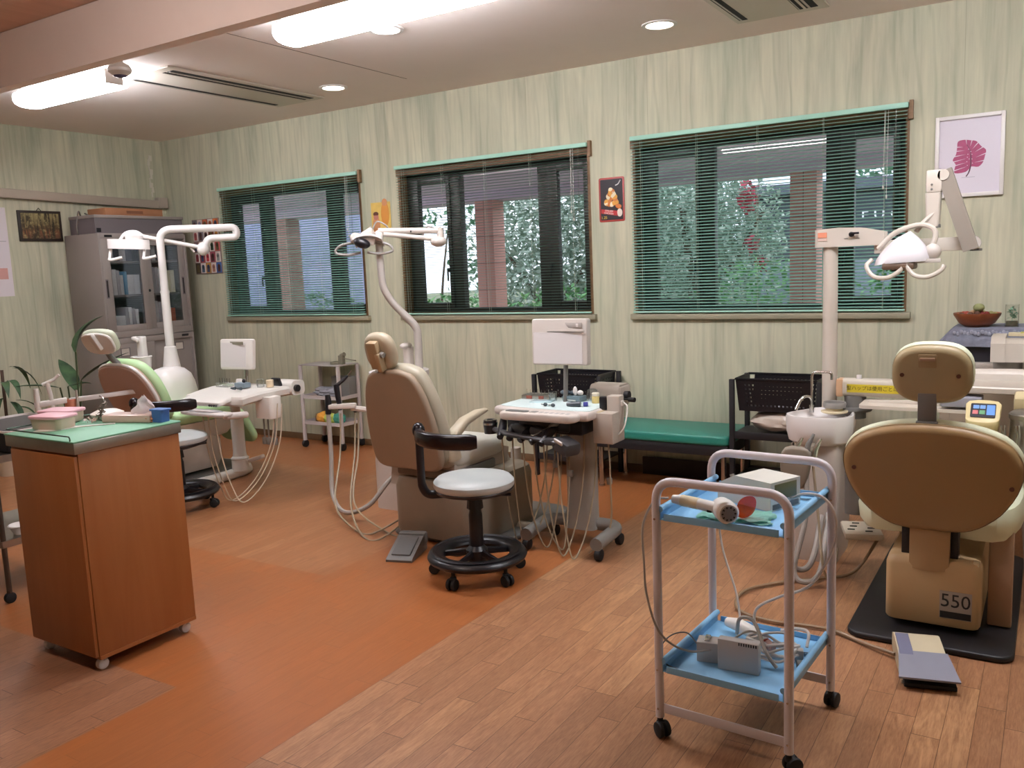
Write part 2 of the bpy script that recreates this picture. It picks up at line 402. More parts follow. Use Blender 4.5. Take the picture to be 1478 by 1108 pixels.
# blinds
def blind(i, x0, tilt, label):
    W = WW-.005; t = T('venetian_blind', label, 'window blind', (x0, D-.03, WZ1), 0, 'green slatted window blinds')
    b = B(); b.span((0, -.014, -.028), (W, .014, .0), .003); P('headrail', b, RAILG, t)
    b = B(); z = -.045; ca, sa = math.cos(tilt), math.sin(tilt); w = .0125; n = 0
    while z > -(WZ1-WZ0)+.022:
        pts = []
        for k in (-1, -.33, .33, 1):
            yy = k*w; zz = .0016*(1-k*k)
            pts.append((yy*ca-zz*sa, -(-yy*sa)*-1+zz*ca))
        tb = bmesh.new(); jit = rng.uniform(-.0006, .0006)
        A = [tb.verts.new((.004, y, z+q+jit)) for y, q in pts]; Bv = [tb.verts.new((W-.004, y, z+q+jit)) for y, q in pts]
        for k in range(3): tb.faces.new((A[k], Bv[k], Bv[k+1], A[k+1]))
        b.put(tb); z -= .0198; n += 1
    P('slats', b, SLAT, t)
    b = B(); b.span((0, -.012, -(WZ1-WZ0)+.006), (W, .012, -(WZ1-WZ0)+.018), .003); P('bottom_rail', b, RAILG, t)
    for f in (.045, .27, .5, .73, .93):
        b = B()
        for yy in (-.0135, .0135): b.cyl((W*f, yy, -.028), (W*f, yy, -(WZ1-WZ0)+.018), .0011, seg=5)
        P('ladder_cord', b, CORD, t)
    b = B(); b.cyl((W-.06, -.02, -.03), (W-.065, -.022, -.62), .0035, seg=8); b.cyl((W-.065, -.022, -.62), (W-.065, -.022, -.7), .005, seg=8); P('tilt_wand', b, CLEAR, t)
    b = B()
    for d in (0, .018): b.cyl((W-.1-d, -.02, -.03), (W-.105-d, -.02, -.5+d*3), .0013, seg=5); b.ell((W-.105-d, -.02, -.51+d*3), (.005, .005, .012), seg=8)
    P('pull_cord', b, WHITEP, t)
blind(0, WX[0], R(-20), 'green slatted blind, half closed, on the leftmost window beside the grey cabinet')
blind(1, WX[1], R(4), 'open slatted blind on the middle window with brown wooden valance showing behind it')
blind(2, WX[2], R(-20), 'green slatted blind, half closed, on the right window behind the tall lamp pole')
# ---------------------------------------------------------------- ceiling fittings
LAMP = emis('fluorescent_diffuser', 'f2f6ff', 53)
def ceiling_lamp(x0, x1, y, label, mat=None):
    L = x1-x0; t = T('ceiling_light', label, 'ceiling light', (x0, y, ZC), 0, 'fluorescent ceiling lights')
    b = B(); b.span((0, -.035, -.035), (L, .035, -.002), .005); P('housing', b, WHITE, t)
    b = B(); pr = [(.11*c_, -.088+.054*s_) for c_, s_ in sup(1, 1, 2.6, 20)]
    b.loft([[(xx, yy, zz) for yy, zz in pr] for xx in (.012, L-.012)]); P('diffuser', b, mat or LAMP, t)
    for xx in (0, L-.012):
        b = B(); b.span((xx+.001, -.06, -.12), (xx+.011, .06, -.033), .004); P('end_cap', b, LGREY, t)
ceiling_lamp(-5.86, -4.9, 3.36, 'glowing fluorescent ceiling light at upper left beside the ceiling vent panel')
ceiling_lamp(-3.42, -2.17, 3.36, 'glowing long fluorescent ceiling light at the top centre beside a round lamp')
ceiling_lamp(-.75, .5, 3.36, 'fluorescent ceiling light above the right-hand treatment chair')
ceiling_lamp(-3.3, -2.05, 1.1, 'added unseen fluorescent light over the near end, brightening the ceiling beam', emis('beam_fill_glow', 'fbf4f0', 26))  # added lamp out of view, set here to brighten the beam front
DL = emis('downlight_glow', 'fff0dc', 14)
for x, y, l in ((-4.42, 4.76, 'small round recessed downlight at the right end of the left ceiling vent'), (-1.95, 4.79, 'bright round recessed downlight near the right window'), (-3.17, 3.86, 'round recessed downlight just under the long fluorescent light')):
    t = T('downlight', l, 'downlight', (x, y, ZC), 0, 'recessed round downlights')
    b = B(); b.lathe([(.075, 0), (.1, 0), (.1, -.006), (.078, -.008), (.075, 0)], seg=32); P('trim_ring', b, WHITE, t)
    b = B(); b.lathe([(0, -.002), (.0755, -.002), (.0755, -.004), (0, -.006)], seg=32); P('lamp_face', b, DL, t)
def aircon(cx, cy, label, W=.5, L=1.36):
    t = T('ceiling_air_conditioner', label, 'air conditioner', (cx, cy, ZC), 0, 'ceiling air conditioner panels')
    b = B(); b.span((-W/2, -L/2, -.014), (W/2, L/2, -.001), .004); P('panel', b, M('aircon_panel', 'cfc3b4', .5, var=.02), t)
    for x, w in ((-W/2+.055, .045), (W/2-.135, .026), (W/2-.075, .06)):
        b = B(); b.span((x-w/2, -L/2+.07, -.0165), (x+w/2, L/2-.07, -.0135)); sl = P('air_slot', b, DARKHOLE, t)
        if w > .025:
            b = B(); b.span((x-w*.3, -L/2+.075, -.019), (x-w*.12, L/2-.075, -.0155)); P('louvre', b, GREYW, sl)
aircon(-4.94, 4.27, 'flat beige ceiling air conditioner panel with dark slots, left of the centre')
aircon(-1.33, 4.36, 'beige ceiling air conditioner panel with dark slots above the right window')
t = T('security_camera', 'small white ceiling dome sensor beside the upper left fluorescent light', 'ceiling sensor', (-4.36, 3.02, ZC))
b = B(); b.cyl((0, 0, -.16), (0, 0, 0), .026, .03, seg=20); P('stem', b, GREYW, t)
b = B(); b.lathe([(0, -.2), (.035, -.195), (.06, -.175), (.062, -.16), (.05, -.14), (.02, -.125), (0, -.125)], (0.01, 0, -.01), 24); P('dome', b, GREYW, t)
b = B(); b.lathe([(0, -.217), (.03, -.21), (.037, -.204), (0, -.2)], (0.01, 0, 0), 20); P('lens', b, M('violet_lens', '4b4660', .2), t)
# ---------------------------------------------------------------- daylight
w = bpy.data.worlds.new('overcast_sky'); SC.world = w; w.use_nodes = True; nt = NT(w); bg = nt.n['Background']
sk = nt.new('ShaderNodeTexNoise'); sk.inputs['Scale'].default_value = 2.2
nt.l.new(nt.mix(nt.ramp(sk.outputs['Fac'], [(.35, 0), (.65, 1)]), (.78, .82, 1.0), (.95, .96, 1.0)), bg.inputs[0]); bg.inputs[1].default_value = 2.7
# ---------------------------------------------------------------- outside
b = B(); b.span((-40, 5.62, -.5), (20, 60, -.3)); S('ground_outside', b, M('garden_soil', '7c8568', .9, var=.1))
b = B(); b.span((-16, 5.62, -.3), (6, 8.6, -.05)); S('terrace_outside', b, M('terrace_tiles', 'dcd2d2', .8))
b = B(); b.span((-16, 5.62, 2.3), (6, 8.6, 2.5)); b.span((-16, 8.2, 2.2), (6, 8.6, 2.3)); S('soffit_outside', b, M('soffit_paint', 'd3c6d3', .8, var=.03))
PINK = None
def pillar_mat():
    m, nt, bs = base('pink_stone_tiles')
    br = nt.new('ShaderNodeTexBrick'); br.offset = 0; nt.l.new(nt.coord((1, 1, 1), 'Object', (PI/2, 0, 0)), br.inputs[0])
    br.inputs['Scale'].default_value = 1; br.inputs['Brick Width'].default_value = 4; br.inputs['Row Height'].default_value = .3; br.inputs['Mortar Size'].default_value = .004
    br.inputs['Color1'].default_value = (*lin('dba79b'), 1); br.inputs['Color2'].default_value = (*lin('d39d91'), 1); br.inputs['Mortar'].default_value = (*lin('8e625a'), 1)
    nt.l.new(br.outputs[0], bs.inputs['Base Color']); bs.inputs['Roughness'].default_value = .7; return m
PK = pillar_mat()
for x, l in ((-8.76, 'pink tiled pillar outside the leftmost window'), (-5.5, 'pink tiled pillar outside the middle window'), (-1.985, 'pink tiled pillar outside the right window')):
    b = B(); b.span((-.12, -.12, -.05), (.12, .12, 2.2), .006); O('pillar', b, PK, l, 'pillar', (x, 8.35, 0), 0, 'pillars of the covered terrace')
def leafmat(n, c1, c2):
    m, nt, bs = base(n)
    oi = nt.new('ShaderNodeTexCoord'); f = nt.noise(oi.outputs['Object'], 9, 2)
    nt.l.new(nt.mix(nt.ramp(f, [(.35, 0), (.65, 1)]), lin(c1), lin(c2)), bs.inputs['Base Color']); bs.inputs['Roughness'].default_value = .6
    bs.inputs['Subsurface Weight'].default_value = 0; return m
LF = [leafmat('grey_green_leaves', '7a9684', 'bccabf'), leafmat('bright_green_leaves', '3f8a4c', '86c27a'), leafmat('deep_green_leaves', '4a7f60', '8cb898')]
BARK = M('bark', '5b4a3e', .9, var=.1, scale=20)
def foliage(blobs, n, size, seed):
    r = random.Random(seed); b = B(); bm = b.bm
    for (c, e), k in zip(blobs, n):
        for _ in range(k):
            while 1:
                p = Vector((r.uniform(-1, 1), r.uniform(-1, 1), r.uniform(-1, 1)))
                if .15 < p.length < 1: break
            p = Vector(c)+Vector((p.x*e[0], p.y*e[1], p.z*e[2])); s = size*r.uniform(.6, 1.3)
            q = Euler((r.uniform(-1, 1), r.uniform(-1, 1), r.uniform(0, 6.3))).to_matrix()
            v = [bm.verts.new(p+q @ Vector(t)*s) for t in ((-1, 0, 0), (0, -.45, .12), (1, 0, 0), (0, .45, .12))]
            bm.faces.new(v)
    return b
def plantx(name, label, cat, loc, blobs, n, size, mat, seed, trunk=None, group=None):
    t = T(name, label, cat, loc, 0, group)
    P('foliage', foliage(blobs, n, size, seed), LF[mat], t)
    b = B()
    for pts, r in (trunk or [(((0, 0, 0), (.02, 0, .3), (0, 0, blobs[0][0][2])), (.04, .015))]): b.tube(pts, r, 8, n=5)
    P('trunk', b, BARK, t)
TRK = [(((0, 0, 0), (.05, 0, 1), (-.1, 0, 2.4)), (.1, .04)), (((0, 0, 1), (.5, 0, 1.6), (.9, .1, 2.3)), (.05, .02)), (((0, 0, .8), (-.5, .1, 1.5), (-.8, 0, 2)), (.05, .02))]
G = 'garden plants beyond the terrace'
plantx('garden_tree', 'grey green tree filling the right half of the middle window', 'tree', (-6.5, 11.5, -.3), [((.3, 0, 1.9), (1.5, .8, 1.5)), ((1.35, .3, 1.2), (.9, .6, 1.2)), ((1.3, .2, 2.6), (1.1, .7, .7))], [5200, 2600, 2200], .06, 0, 1, TRK, G)
plantx('garden_tree', 'thin branch of a tree showing left of the pillar in the middle window', 'tree', (-8.3, 11.0, -.3), [((.25, 0, 2.55), (.7, .3, .3)), ((.55, 0, 1.7), (.3, .2, .5))], [130, 70], .07, 2, 2, [(((0, 0, 0), (.1, 0, 1.4), (.3, 0, 2.5)), (.03, .01))], G)
plantx('garden_tree', 'dense tree covering the left part of the right window', 'tree', (-3.95, 10.6, -.3), [((-.3, 0, 1.9), (1.25, .8, 1.35)), ((.5, .2, 2.1), (.7, .5, .7))], [6500, 1500], .05, 0, 3, TRK, G)
plantx('garden_tree', 'tree standing behind the dark building at the far right of the right window', 'tree', (-3.0, 25, -.3), [((0, 0, 4.2), (2, 1, 1.6))], [900], .16, 2, 4, [(((0, 0, 0), (.1, 0, 4)), (.15, .06))], G)
plantx('garden_shrub', 'low hedge at the bottom of the leftmost window', 'shrub', (-9.6, 9.9, -.3), [((-.3, 0, .9), (1.2, .4, .62)), ((1.2, .1, .85), (1, .4, .6))], [900, 800], .06, 2, 5, None, G)
plantx('garden_shrub', 'green shrub at the foot of the pillar in the middle window', 'shrub', (-6.7, 9.3, -.3), [((.2, 0, .95), (.9, .4, .6)), ((1.5, 0, .9), (.8, .4, .65)), ((-.7, .1, .85), (.6, .3, .5))], [800, 800, 400], .06, 1, 6, None, G)
plantx('garden_shrub', 'bright green shrub across the lower half of the right window', 'shrub', (-2.6, 9.4, -.3), [((0, 0, 1.0), (1.1, .4, .75)), ((1.6, .2, .95), (1, .4, .75))], [1300, 1100], .06, 1, 7, None, G)
plantx('garden_tree', 'hazy far tree behind the grey green tree in the middle window', 'tree', (-8.6, 15.5, -.3), [((0, 0, 2.0), (2.3, .8, 1.9)), ((2.2, .3, 1.7), (1.6, .6, 1.7))], [4200, 2600], .085, 0, 13, None, G)
plantx('garden_tree', 'hazy far tree behind the dense tree in the right window', 'tree', (-5.6, 14.5, -.3), [((0, 0, 1.7), (1.9, .8, 1.5))], [3600], .08, 0, 14, None, G)
# red flowers among the leaves
b = foliage([((0, 0, 0), (.12, .08, .2)), ((.02, 0, -.55), (.1, .06, .1)), ((.14, 0, -.75), (.08, .06, .08))], [90, 40, 30], .05, 9)
O('red_flowers', b, M('red_petals', 'b03a52', .6), 'cluster of red flowers among the leaves outside the right window', 'flowers', (-2.93, 9.7, 2.12), 0, None, 'stuff')
t = T('building', 'dark building with white sign letters beyond the garden, in the right window', 'building', (-3.9, 18, -.3))
b = B(); b.span((-1.6, 0, 0), (3.4, 4, 2.9)); P('wall', b, M('dark_facade', '4b525c', .8), t)
b = B(); b.span((-1.8, -.3, 2.95), (3.6, 4, 3.15)); P('roof', b, M('roof_sheet', '5d6674', .7), t)
text('K A F U O R S', .2, emis('sign_letters', 'f2f4ff', .5), t, frame((1.0, -.02, 2.45), (1, 0, 0), (0, 0, 1)), 'sign', None, .01, 1.5)
b = B(); b.span((-1.5, -.05, .6), (3.2, .01, 1.6)); P('shop_window', b, M('shop_glass', '8d97a8', .2), t)
t = T('building', 'pale lavender building far away, filling the leftmost window', 'building', (-30, 32, -.3))
b = B(); b.span((-16, 0, 0), (3.2, 1.2, 9)); P('wall', b, M('pale_facade', 'aeb5e0', .8), t)
b = B()
for k in range(9): b.span((-14.4+k*1.9, -.03, 2.2), (-13.4+k*1.9, .02, 3.0))
P('window_row', b, M('far_windows', 'a3abd0', .4), t)
# ---------------------------------------------------------------- left wall and corner
EX = Vector((1, 0, 0)); EY = Vector((0, 1, 0)); EZ = Vector((0, 0, 1))
def onback(x, z, d=.0): return frame((x, D-d, z), EX, EZ)            # local x right, y up, z out into the room
def onleft(y, z, d=.0): return frame((XL+d, y, z), EY, EZ)
t = T('pipe_cover', 'long beige pipe duct sloping along the left wall above the cabinet', 'pipe cover', (XL, 4.2, 2.2))
b = B(); b.box((.03, -.6, .02), (.058, 3.5, .075), .008, (R(-1.6), 0, 0)); P('duct', b, M('duct_plastic', 'b3a596', .5, var=.02), t)
b = B(); b.box((.034, 1.15, -.01), (.066, .1, .1), .006); P('end_box', b, M('duct_plastic', 'b3a596', .5, var=.02), t)
b = B()
for k in range(9): b.box((.004, 5.28+.012*math.sin(k*1.7)-.0*k, 2.27+k*.042), (.006, .012+.012*(k % 3), .05), 0, (R(8*math.sin(k*2.3)), 0, 0))
o = S('trim_4', b, M('peeled_paper', 'd8d2c2', .8)); o.location = (XL, 0, 0)
# pictures
def art(name, draw, mats, size):
    pass
t = T('framed_picture', 'small dark framed picture of an autumn forest on the left wall', 'picture', (XL, 4.165, 1.955))
b = B(); b.span((0, -.185, -.127), (.018, .185, .127), .003); P('frame', b, M('dark_frame', '2b211c', .4), t)
m, nt, bs = base('forest_print'); tc = nt.new('ShaderNodeTexCoord'); sp = nt.new('ShaderNodeSeparateXYZ'); nt.l.new(tc.outputs['Object'], sp.inputs[0])
cv = nt.coord((1, 26, 2.5)); f1 = nt.noise(cv, 2, 4, .6, .4); f2 = nt.noise(nt.coord((1, 1, 1)), 34, 4, .7)
gr = nt.ramp(nt.math('ADD', nt.math('MULTIPLY', sp.outputs[2], 4), .5), [(0, lin('4c3526')), (.3, lin('7c5034')), (.42, lin('5a4428')), (.8, lin('8d8058'))])
c = nt.mix(nt.ramp(f1, [(.44, 1), (.56, 0)]), gr, lin('33281a')); c = nt.mix(nt.math('MULTIPLY', nt.ramp(f2, [(.5, 0), (.75, 1)]), .6), c, lin('c8ba80')); nt.l.new(c, bs.inputs['Base Color'])
b = B(); b.span((.0175, -.162, -.105), (.019, .162, .105)); P('print', b, m, t)
b = B(); b.tube([(.008, -.02, .127), (.01, 0, .15), (.008, .02, .127)], .003, 6); P('hook', b, BLACKM, t)
t = T('wall_poster', 'large white paper notice at the left edge of the photo, with a pink box', 'poster', (XL, 3.6, 1.74))
b = B(); b.span((.001, -.3, -.36), (.004, .29, .36)); P('sheet', b, M('poster_paper', 'dcd2d6', .7, var=.01), t)
b = B(); b.span((.0035, .0, -.22), (.005, .255, -.13)); P('pink_box', b, M('pink_print', 'cf9a92', .7), t)
b = B()
for k in range(3): b.span((.0035, -.25, .3-.1*k), (.005, .2-.05*k, .306-.1*k))
b.span((.0035, .04, .085), (.005, .27, .09)); P('grey_lines', b, M('grey_print', 'a79fa3', .7), t)
b = B(); b.lathe([(.018, 0), (.024, 0), (.024, .0015), (.018, .0015), (.018, 0)], (.0045, .135, -.17), 14, (1, 0, 0)); b.span((.0045, .128, -.2), (.006, .15, -.185)); P('mark', b, M('brown_print', '6b4038', .7), t)
# grey cabinets
t = T('storage_cabinet', 'grey steel bookcase cabinet with sliding glass doors, upper of two in the corner', 'cabinet', (XL+.05, 4.34, .985))
W, Hc, dp = .86, .885, .48
b = B()
for a, c in (((0, 0, 0), (dp, .018, Hc)), ((0, W-.018, 0), (dp, W, Hc)), ((0, .018, 0), (.012, W-.018, Hc)), ((.012, .018, 0), (dp, W-.018, .05)), ((.012, .018, Hc-.045), (dp, W-.018, Hc))): b.span(a, c, .002)
b.span((dp-.03, W/2-.012, .05), (dp-.022, W/2+.012, Hc-.045)); P('body', b, CABG, t)
for z in (.345, .635):
    b = B(); b.span((.012, .02, z), (dp-.06, W-.02, z+.018), .002); P('shelf', b, CABG, t)
for y0, y1, xo, hy in ((.02, .435, .0, .045), (.425, .84, -.022, .815)):
    d = B(); x0, x1 = dp-.022+xo, dp+xo-.002
    for a, c in (((x0, y0, .05), (x1, y0+.075, Hc-.045)), ((x0, y1-.055, .05), (x1, y1, Hc-.045)), ((x0, y0+.075, .05), (x1, y1-.055, .105)), ((x0, y0+.075, Hc-.1), (x1, y1-.055, Hc-.045))): d.span(a, c, .002)
    d = P('door', d, CABG, t)
    b = B(); b.span((x0+.008, y0+.075, .105), (x0+.012, y1-.055, Hc-.1)); P('pane', b, CABGLASS, d)
    b = B(); b.span((x1-.004, hy-.014, .34), (x1+.001, hy+.014, .5), .002); b.m(1).span((x1-.002, hy-.006, .35), (x1+.002, hy+.006, .49)); P('handle', b, [CABD, DARKHOLE], d)
b = B(); b.cyl((dp-.024, .455, .39), (dp-.016, .455, .39), .012); P('lock', b, BLACK, t)
b = B(); b.span((dp-.002, .06, Hc-.032), (dp+.002, .13, Hc-.014)); P('nameplate', b, BLACK, t)
t = T('storage_cabinet', 'grey steel cabinet with two solid sliding doors, lower of two in the corner', 'cabinet', (XL+.05, 4.34, 0))
b = B()
for a, c in (((0, 0, 0), (dp, .018, .98)), ((0, W-.018, 0), (dp, W, .98)), ((0, .018, 0), (.012, W-.018, .98)), ((.012, .018, 0), (dp, W-.018, .06)), ((.012, .018, .93), (dp, W-.018, .98))): b.span(a, c, .002)
P('body', b, CABG, t)
for y0, y1, xo, hy in ((.02, .44, .0, .06), (.42, .84, -.022, .8)):
    b = B(); b.span((dp-.02+xo, y0, .06), (dp-.002+xo, y1, .93), .003); d = P('door', b, CABG, t)
    ym = y0+.13 if xo == 0 else y1-.13
    b = B(); x1 = dp-.002+xo
    for a, c in (((0, -.045, .03), (.004, .045, .036)), ((0, -.045, -.036), (.004, .045, -.03)), ((0, -.045, -.03), (.004, -.038, .03)), ((0, .038, -.03), (.004, .045, .03))): b.span((x1+a[0], ym+a[1], .86+a[2]), (x1+c[0], ym+c[1], .86+c[2]))
    b.m(1).span((x1, ym-.038, .83), (x1+.001, ym+.038, .89)); P('card_holder', b, [CABD, LGREY], d)
    b = B(); b.span((x1-.003, hy-.012, .42), (x1+.001, hy+.012, .56), .002); P('handle', b, CABD, d)
b = B(); b.span((dp-.002, .73, .945), (dp+.002, .8, .965)); P('nameplate', b, BLACK, t)
# books behind the glass
cols = dict(white='e4e0de', grey='c0babc', cream='e4d8b4', blue='5f8fae', brown='8a6a58', orange='c06a4c', dark='57525a')
bm_ = {k: M('book_'+k, v, .7, var=.1, scale=40) for k, v in cols.items()}
ORD = ['leftmost', 'second', 'third', 'fourth', 'fifth', 'sixth', 'seventh', 'eighth']
rows = [('middle', 'left', 1.348, 4.448, [('white', .035, .22), ('white', .04, .22), ('grey', .03, .21), ('white', .028, .17), ('blue', .035, .2), ('white', .06, .17), ('white', .055, .17)]),
        ('middle', 'right', 1.348, 4.84, [('brown', .025, .09), ('grey', .035, .23), ('grey', .03, .23), ('white', .03, .22), ('cream', .05, .235), ('cream', .04, .2), ('cream', .038, .2)]),
        ('bottom', 'left', 1.037, 4.448, [('white', .13, .13), ('grey', .03, .2), ('white', .028, .2), ('grey', .03, .19), ('white', .03, .18)]),
        ('bottom', 'right', 1.037, 4.84, [('grey', .035, .22), ('white', .03, .24), ('grey', .032, .23), ('white', .03, .23), ('dark', .028, .2), ('orange', .075, .17)]),
        ('top', 'left', 1.638, 4.448, [('grey', .07, .1), ('dark', .05, .13), ('grey', .06, .12), ('dark', .06, .12)]),
        ('top', 'right', 1.638, 4.84, [('dark', .045, .14), ('grey', .04, .13), ('dark', .06, .14), ('dark', .04, .13)])]
for sh, door, z, y, lst in rows:
    for i, (c, w_, h_) in enumerate(lst):
        b = B(); b.span((-.14, .0006, .0005), (0, w_-.0006, h_), .0015); b.m(1).span((-.137, .003, h_-.002), (-.004, w_-.003, h_+.0004))
        nm = 'file_box' if w_ > .1 else 'book'
        o = O(nm, b, [bm_[c], PAPER], '%s %s, %s on the %s shelf behind the %s glass door' % ({'white': 'off white', 'grey': 'grey', 'cream': 'cream', 'blue': 'blue', 'brown': 'small brown', 'orange': 'orange red', 'dark': 'dark'}[c], nm.replace('_', ' '), ORD[i], sh, door), 'file box' if w_ > .1 else 'book', (XL+.05+.4, y, z), 0, 'books in the glass cabinet')
        y += w_+.003
t = T('metal_case', 'dark grey metal case with pale lid lying on top of the tall cabinet', 'case', (XL+.12, 4.36, 1.871))
b = B(); b.loft([[(x, y, z) for x, y in ((.36-q, 0), (.36-q, .86), (0, .86), (0, 0))] for z, q in ((0, 0), (.13, 0.0))]); P('body', b, CABD, t)
b = B(); b.span((-.0, -.008, .13), (.372, .868, .155), .003); P('lid', b, CABG, t)
b = B(); b.span((.355, .01, .01), (.362, .05, .045)); P('latch', b, BLACK, t)
b = B(); b.span((0, 0, 0), (.26, .56, .065), .003); b.m(1).span((.258, .2, .02), (.2606, .36, .045)); O('cardboard_box', b, [M('brown_cardboard', 'a06d4c', .8), M('cardboard_print', '7d5138', .8)], 'flat brown cardboard box on top of the metal case', 'box', (XL+.17, 4.5, 2.0265))
b = B(); b.tube([(-.0, .02, 2.04), (.06, -.03, 2.07), (.1, -.07, 2.02), (.12, -.1, 1.93), (.1, -.08, 1.87)], .006, 6, n=5); b.tube([(.0, .1, 2.035), (.1, .0, 2.05), (.16, -.01, 2.034)], .006, 6, n=5)
O('cable', b, M('grey_cord', '6f6a64', .6), 'loose grey cable hanging beside the cardboard box on the cabinet', 'cable', (XL+.16, 4.42, 0))
# postcards sheet, posters
t = T('postcard_board', 'board of small colourful postcards of doors on the wall by the leftmost window', 'postcards', (-6.74, D, 1.755))
b = B(); b.span((-.19, -.008, -.255), (.187, .0, .255), .002); P('board', b, M('board_edge', '8d7a70', .7), t)
pal = [['6f6a70', '8f88a0', 'b0583c', 'c96f4c', 'd2703a'], ['c0605c', '857a80', '6a4a48', '7a3a28', 'd0883c'], ['9a7a74', '3c342e', '8a807a', '3a4a38', 'c85a5a'], ['9c3f44', 'b5484e', 'c84a52', '9a4a58', 'a0a4a0'], ['54453a', '4c6070', 'b98a4a', 'b07a68', '3c62a0']]
for r_ in range(5):
    for c_ in range(5):
        x = -.183+c_*.0735; z = .155-r_*.1; m = M('card_%d%d' % (r_, c_), pal[r_][c_], .5, var=.12, scale=50)
        b = B(); b.span((x, -.0105, z), (x+.066, -.0075, z+.094)); b.m(1).span((x+.014, -.0115, z+.008), (x+.052, -.0105, z+.06)); b.cyl((x+.033, -.0105, z+.06), (x+.033, -.0115, z+.06), .019, seg=16)
        P('postcard', b, [M('card_rim', 'd8c8c0', .5) if (r_+c_) % 2 else m, m if (r_+c_) % 2 else M('card_door', ['5a3a34', '48506a', '6a5a3a'][(r_*2+c_) % 3], .5)], t)
t = T('wall_poster', 'small yellow poster of two figures between the left and middle windows', 'poster', (-4.61, D, 1.88))
b = B(); b.span((-.1, -.004, -.135), (.1, -.001, .125)); P('sheet', b, M('yellow_print', 'e0bd62', .6, var=.12, scale=14), t)
b = B()
for x, z, r1, h_, m_ in ((.045, .03, .028, .1, 0), (-.05, -.05, .026, .07, 1)):
    b.m(m_).ell((x, -.005, z), (r1*1.5, .0035, h_)); b.m(2 if m_ else 1).ell((x, -.006, z+h_*.9), (r1, .0035, r1*1.1)); 
b.m(3).ell((-.05, -.0065, .035), (.028, .0035, .018)); b.m(0).span((-.06, -.006, -.125), (-.04, -.004, -.1)); P('figures', b, [M('orange_print', 'd58f3a', .6), M('skin_print', 'c98a5c', .6), M('rose_print', 'b07060', .6), M('hair_print', '6b3a28', .6)], t)
t = T('wall_poster', 'red rimmed tin sign with a chicken dish on black, right of the middle window', 'sign', (-2.571, D, 1.873))
b = B(); b.pad(rrect(.19, .295, .012), .004, .002, frame((0, -.0005, 0), EX, EZ)); P('tin_plate', b, M('red_enamel', 'a03832', .4), t)
b = B(); b.prism(rrect(.165, .27, .006), .0008, frame((0, -.0044, 0), EX, EZ)); P('black_panel', b, M('black_print', '241c22', .4), t)
r = random.Random(3); b = B()
for k in range(26):
    u = r.uniform(0, 1); x = (1-u)*r.uniform(-.055, .075)-.005*u+(.0); z = -.055+u*.12
    s = r.uniform(.012, .021); b.m(k % 3).ell((x, -.0055, z), (s*1.2, .002, s), (0, r.uniform(0, 3), 0), 10)
P('chicken', b, [M('gold_print', 'd99a3c', .5, var=.15, scale=60), M('pale_print', 'e8d9b8', .5), M('amber_print', 'c5702c', .5)], t)
b = B(); b.prism([(-.078, -.06), (.045, -.078), (.045, -.112), (-.078, -.088)], .001, frame((0, -.0052, 0), EX, EZ)); b.m(1).ell((.058, -.0055, -.09), (.02, .002, .027)); P('red_bucket', b, [M('red_print', 'b02a2c', .5), M('cream_print', 'e0d2c4', .5)], t)
for s_, z_ in (('GOLDEN', -.069), ('CHICKEN', -.087)): pass
text('GRILLED\nCHICKEN', .0165, M('white_print', 'efe6dc', .5), t, frame((-.022, -.0066, -.083), (1, 0, -.16), EZ), 'lettering', 'white lettering', .0002)
text('1.25', .026, M('yellow_ink', 'e6c43c', .5), t, frame((-.058, -.0054, -.119), EX, EZ), 'price', 'yellow price', .0002)
b = B(); b.tube([(.03, -.006, .092), (.05, -.006, .1), (.068, -.006, .125)], .0035, 6, n=4); P('white_stroke', b, PAPER, t)
def smooth2_(poly): return [(p.x, p.y) for p in spline([(x, y, 0) for x, y in poly], 3, True)]
# leaf print in the white frame
t = T('framed_picture', 'white framed print of a crimson monstera leaf at upper right', 'picture', (-.425, D, 1.945))
b = B(); w2, h2 = .168, .218
for a, c in (((-w2, -.024, -h2), (-w2+.02, 0, h2)), ((w2-.02, -.024, -h2), (w2, 0, h2)), ((-w2+.02, -.024, -h2), (w2-.02, 0, -h2+.02)), ((-w2+.02, -.024, h2-.02), (w2-.02, 0, h2))): b.span(a, c, .002)
P('frame', b, WHITE, t)
b = B(); b.span((-w2+.019, -.01, -h2+.019), (w2-.019, -.002, h2-.019)); P('sheet', b, M('lilac_paper', 'dcd3dd', .5, var=.01), t)
q = lambda x, y: ((x-470)*.00043, (560-y)*.00043)
b = B(); b.prism(smooth2_([q(*p) for p in ((340, 372), (415, 358), (475, 370), (545, 388), (600, 455), (655, 505), (645, 580), (625, 655), (575, 705), (505, 695), (478, 715), (430, 758), (310, 762), (312, 690), (318, 650), (284, 600), (320, 530), (330, 450))]), .0004, frame((0, -.0101, .0), EX, EZ)); P('leaf', b, M('crimson_ink', '9c3a64', .5, var=.2, scale=45), t)
b = B()
for e, s_ in (((428, 352), (440, 425)), ((498, 368), (478, 450)), ((565, 408), (500, 485)), ((618, 470), (528, 522)), ((660, 545), (538, 588)), ((640, 632), (525, 650)), ((322, 440), (402, 446)), ((310, 492), (420, 490)), ((300, 556), (432, 540)), ((285, 622), (436, 592)), ((300, 672), (442, 640)), ((300, 732), (452, 690))):
    e, s_ = Vector(q(*e)), Vector(q(*s_)); d = e-s_; n_ = Vector((-d.y, d.x)).normalized()*.0024
    b.flat([tuple(s_), tuple(e-n_), tuple(e+n_)], frame((0, -.0107, 0), EX, EZ))
for x, y in ((462, 478), (487, 510), (455, 540), (500, 545), (450, 577), (502, 603), (445, 632), (508, 655), (452, 678), (470, 600)): b.flat([(u+q(x, y)[0], v+q(x, y)[1]) for u, v in sup(.0028, .0018, 2, 8)], frame((0, -.0111, 0), EX, EZ))
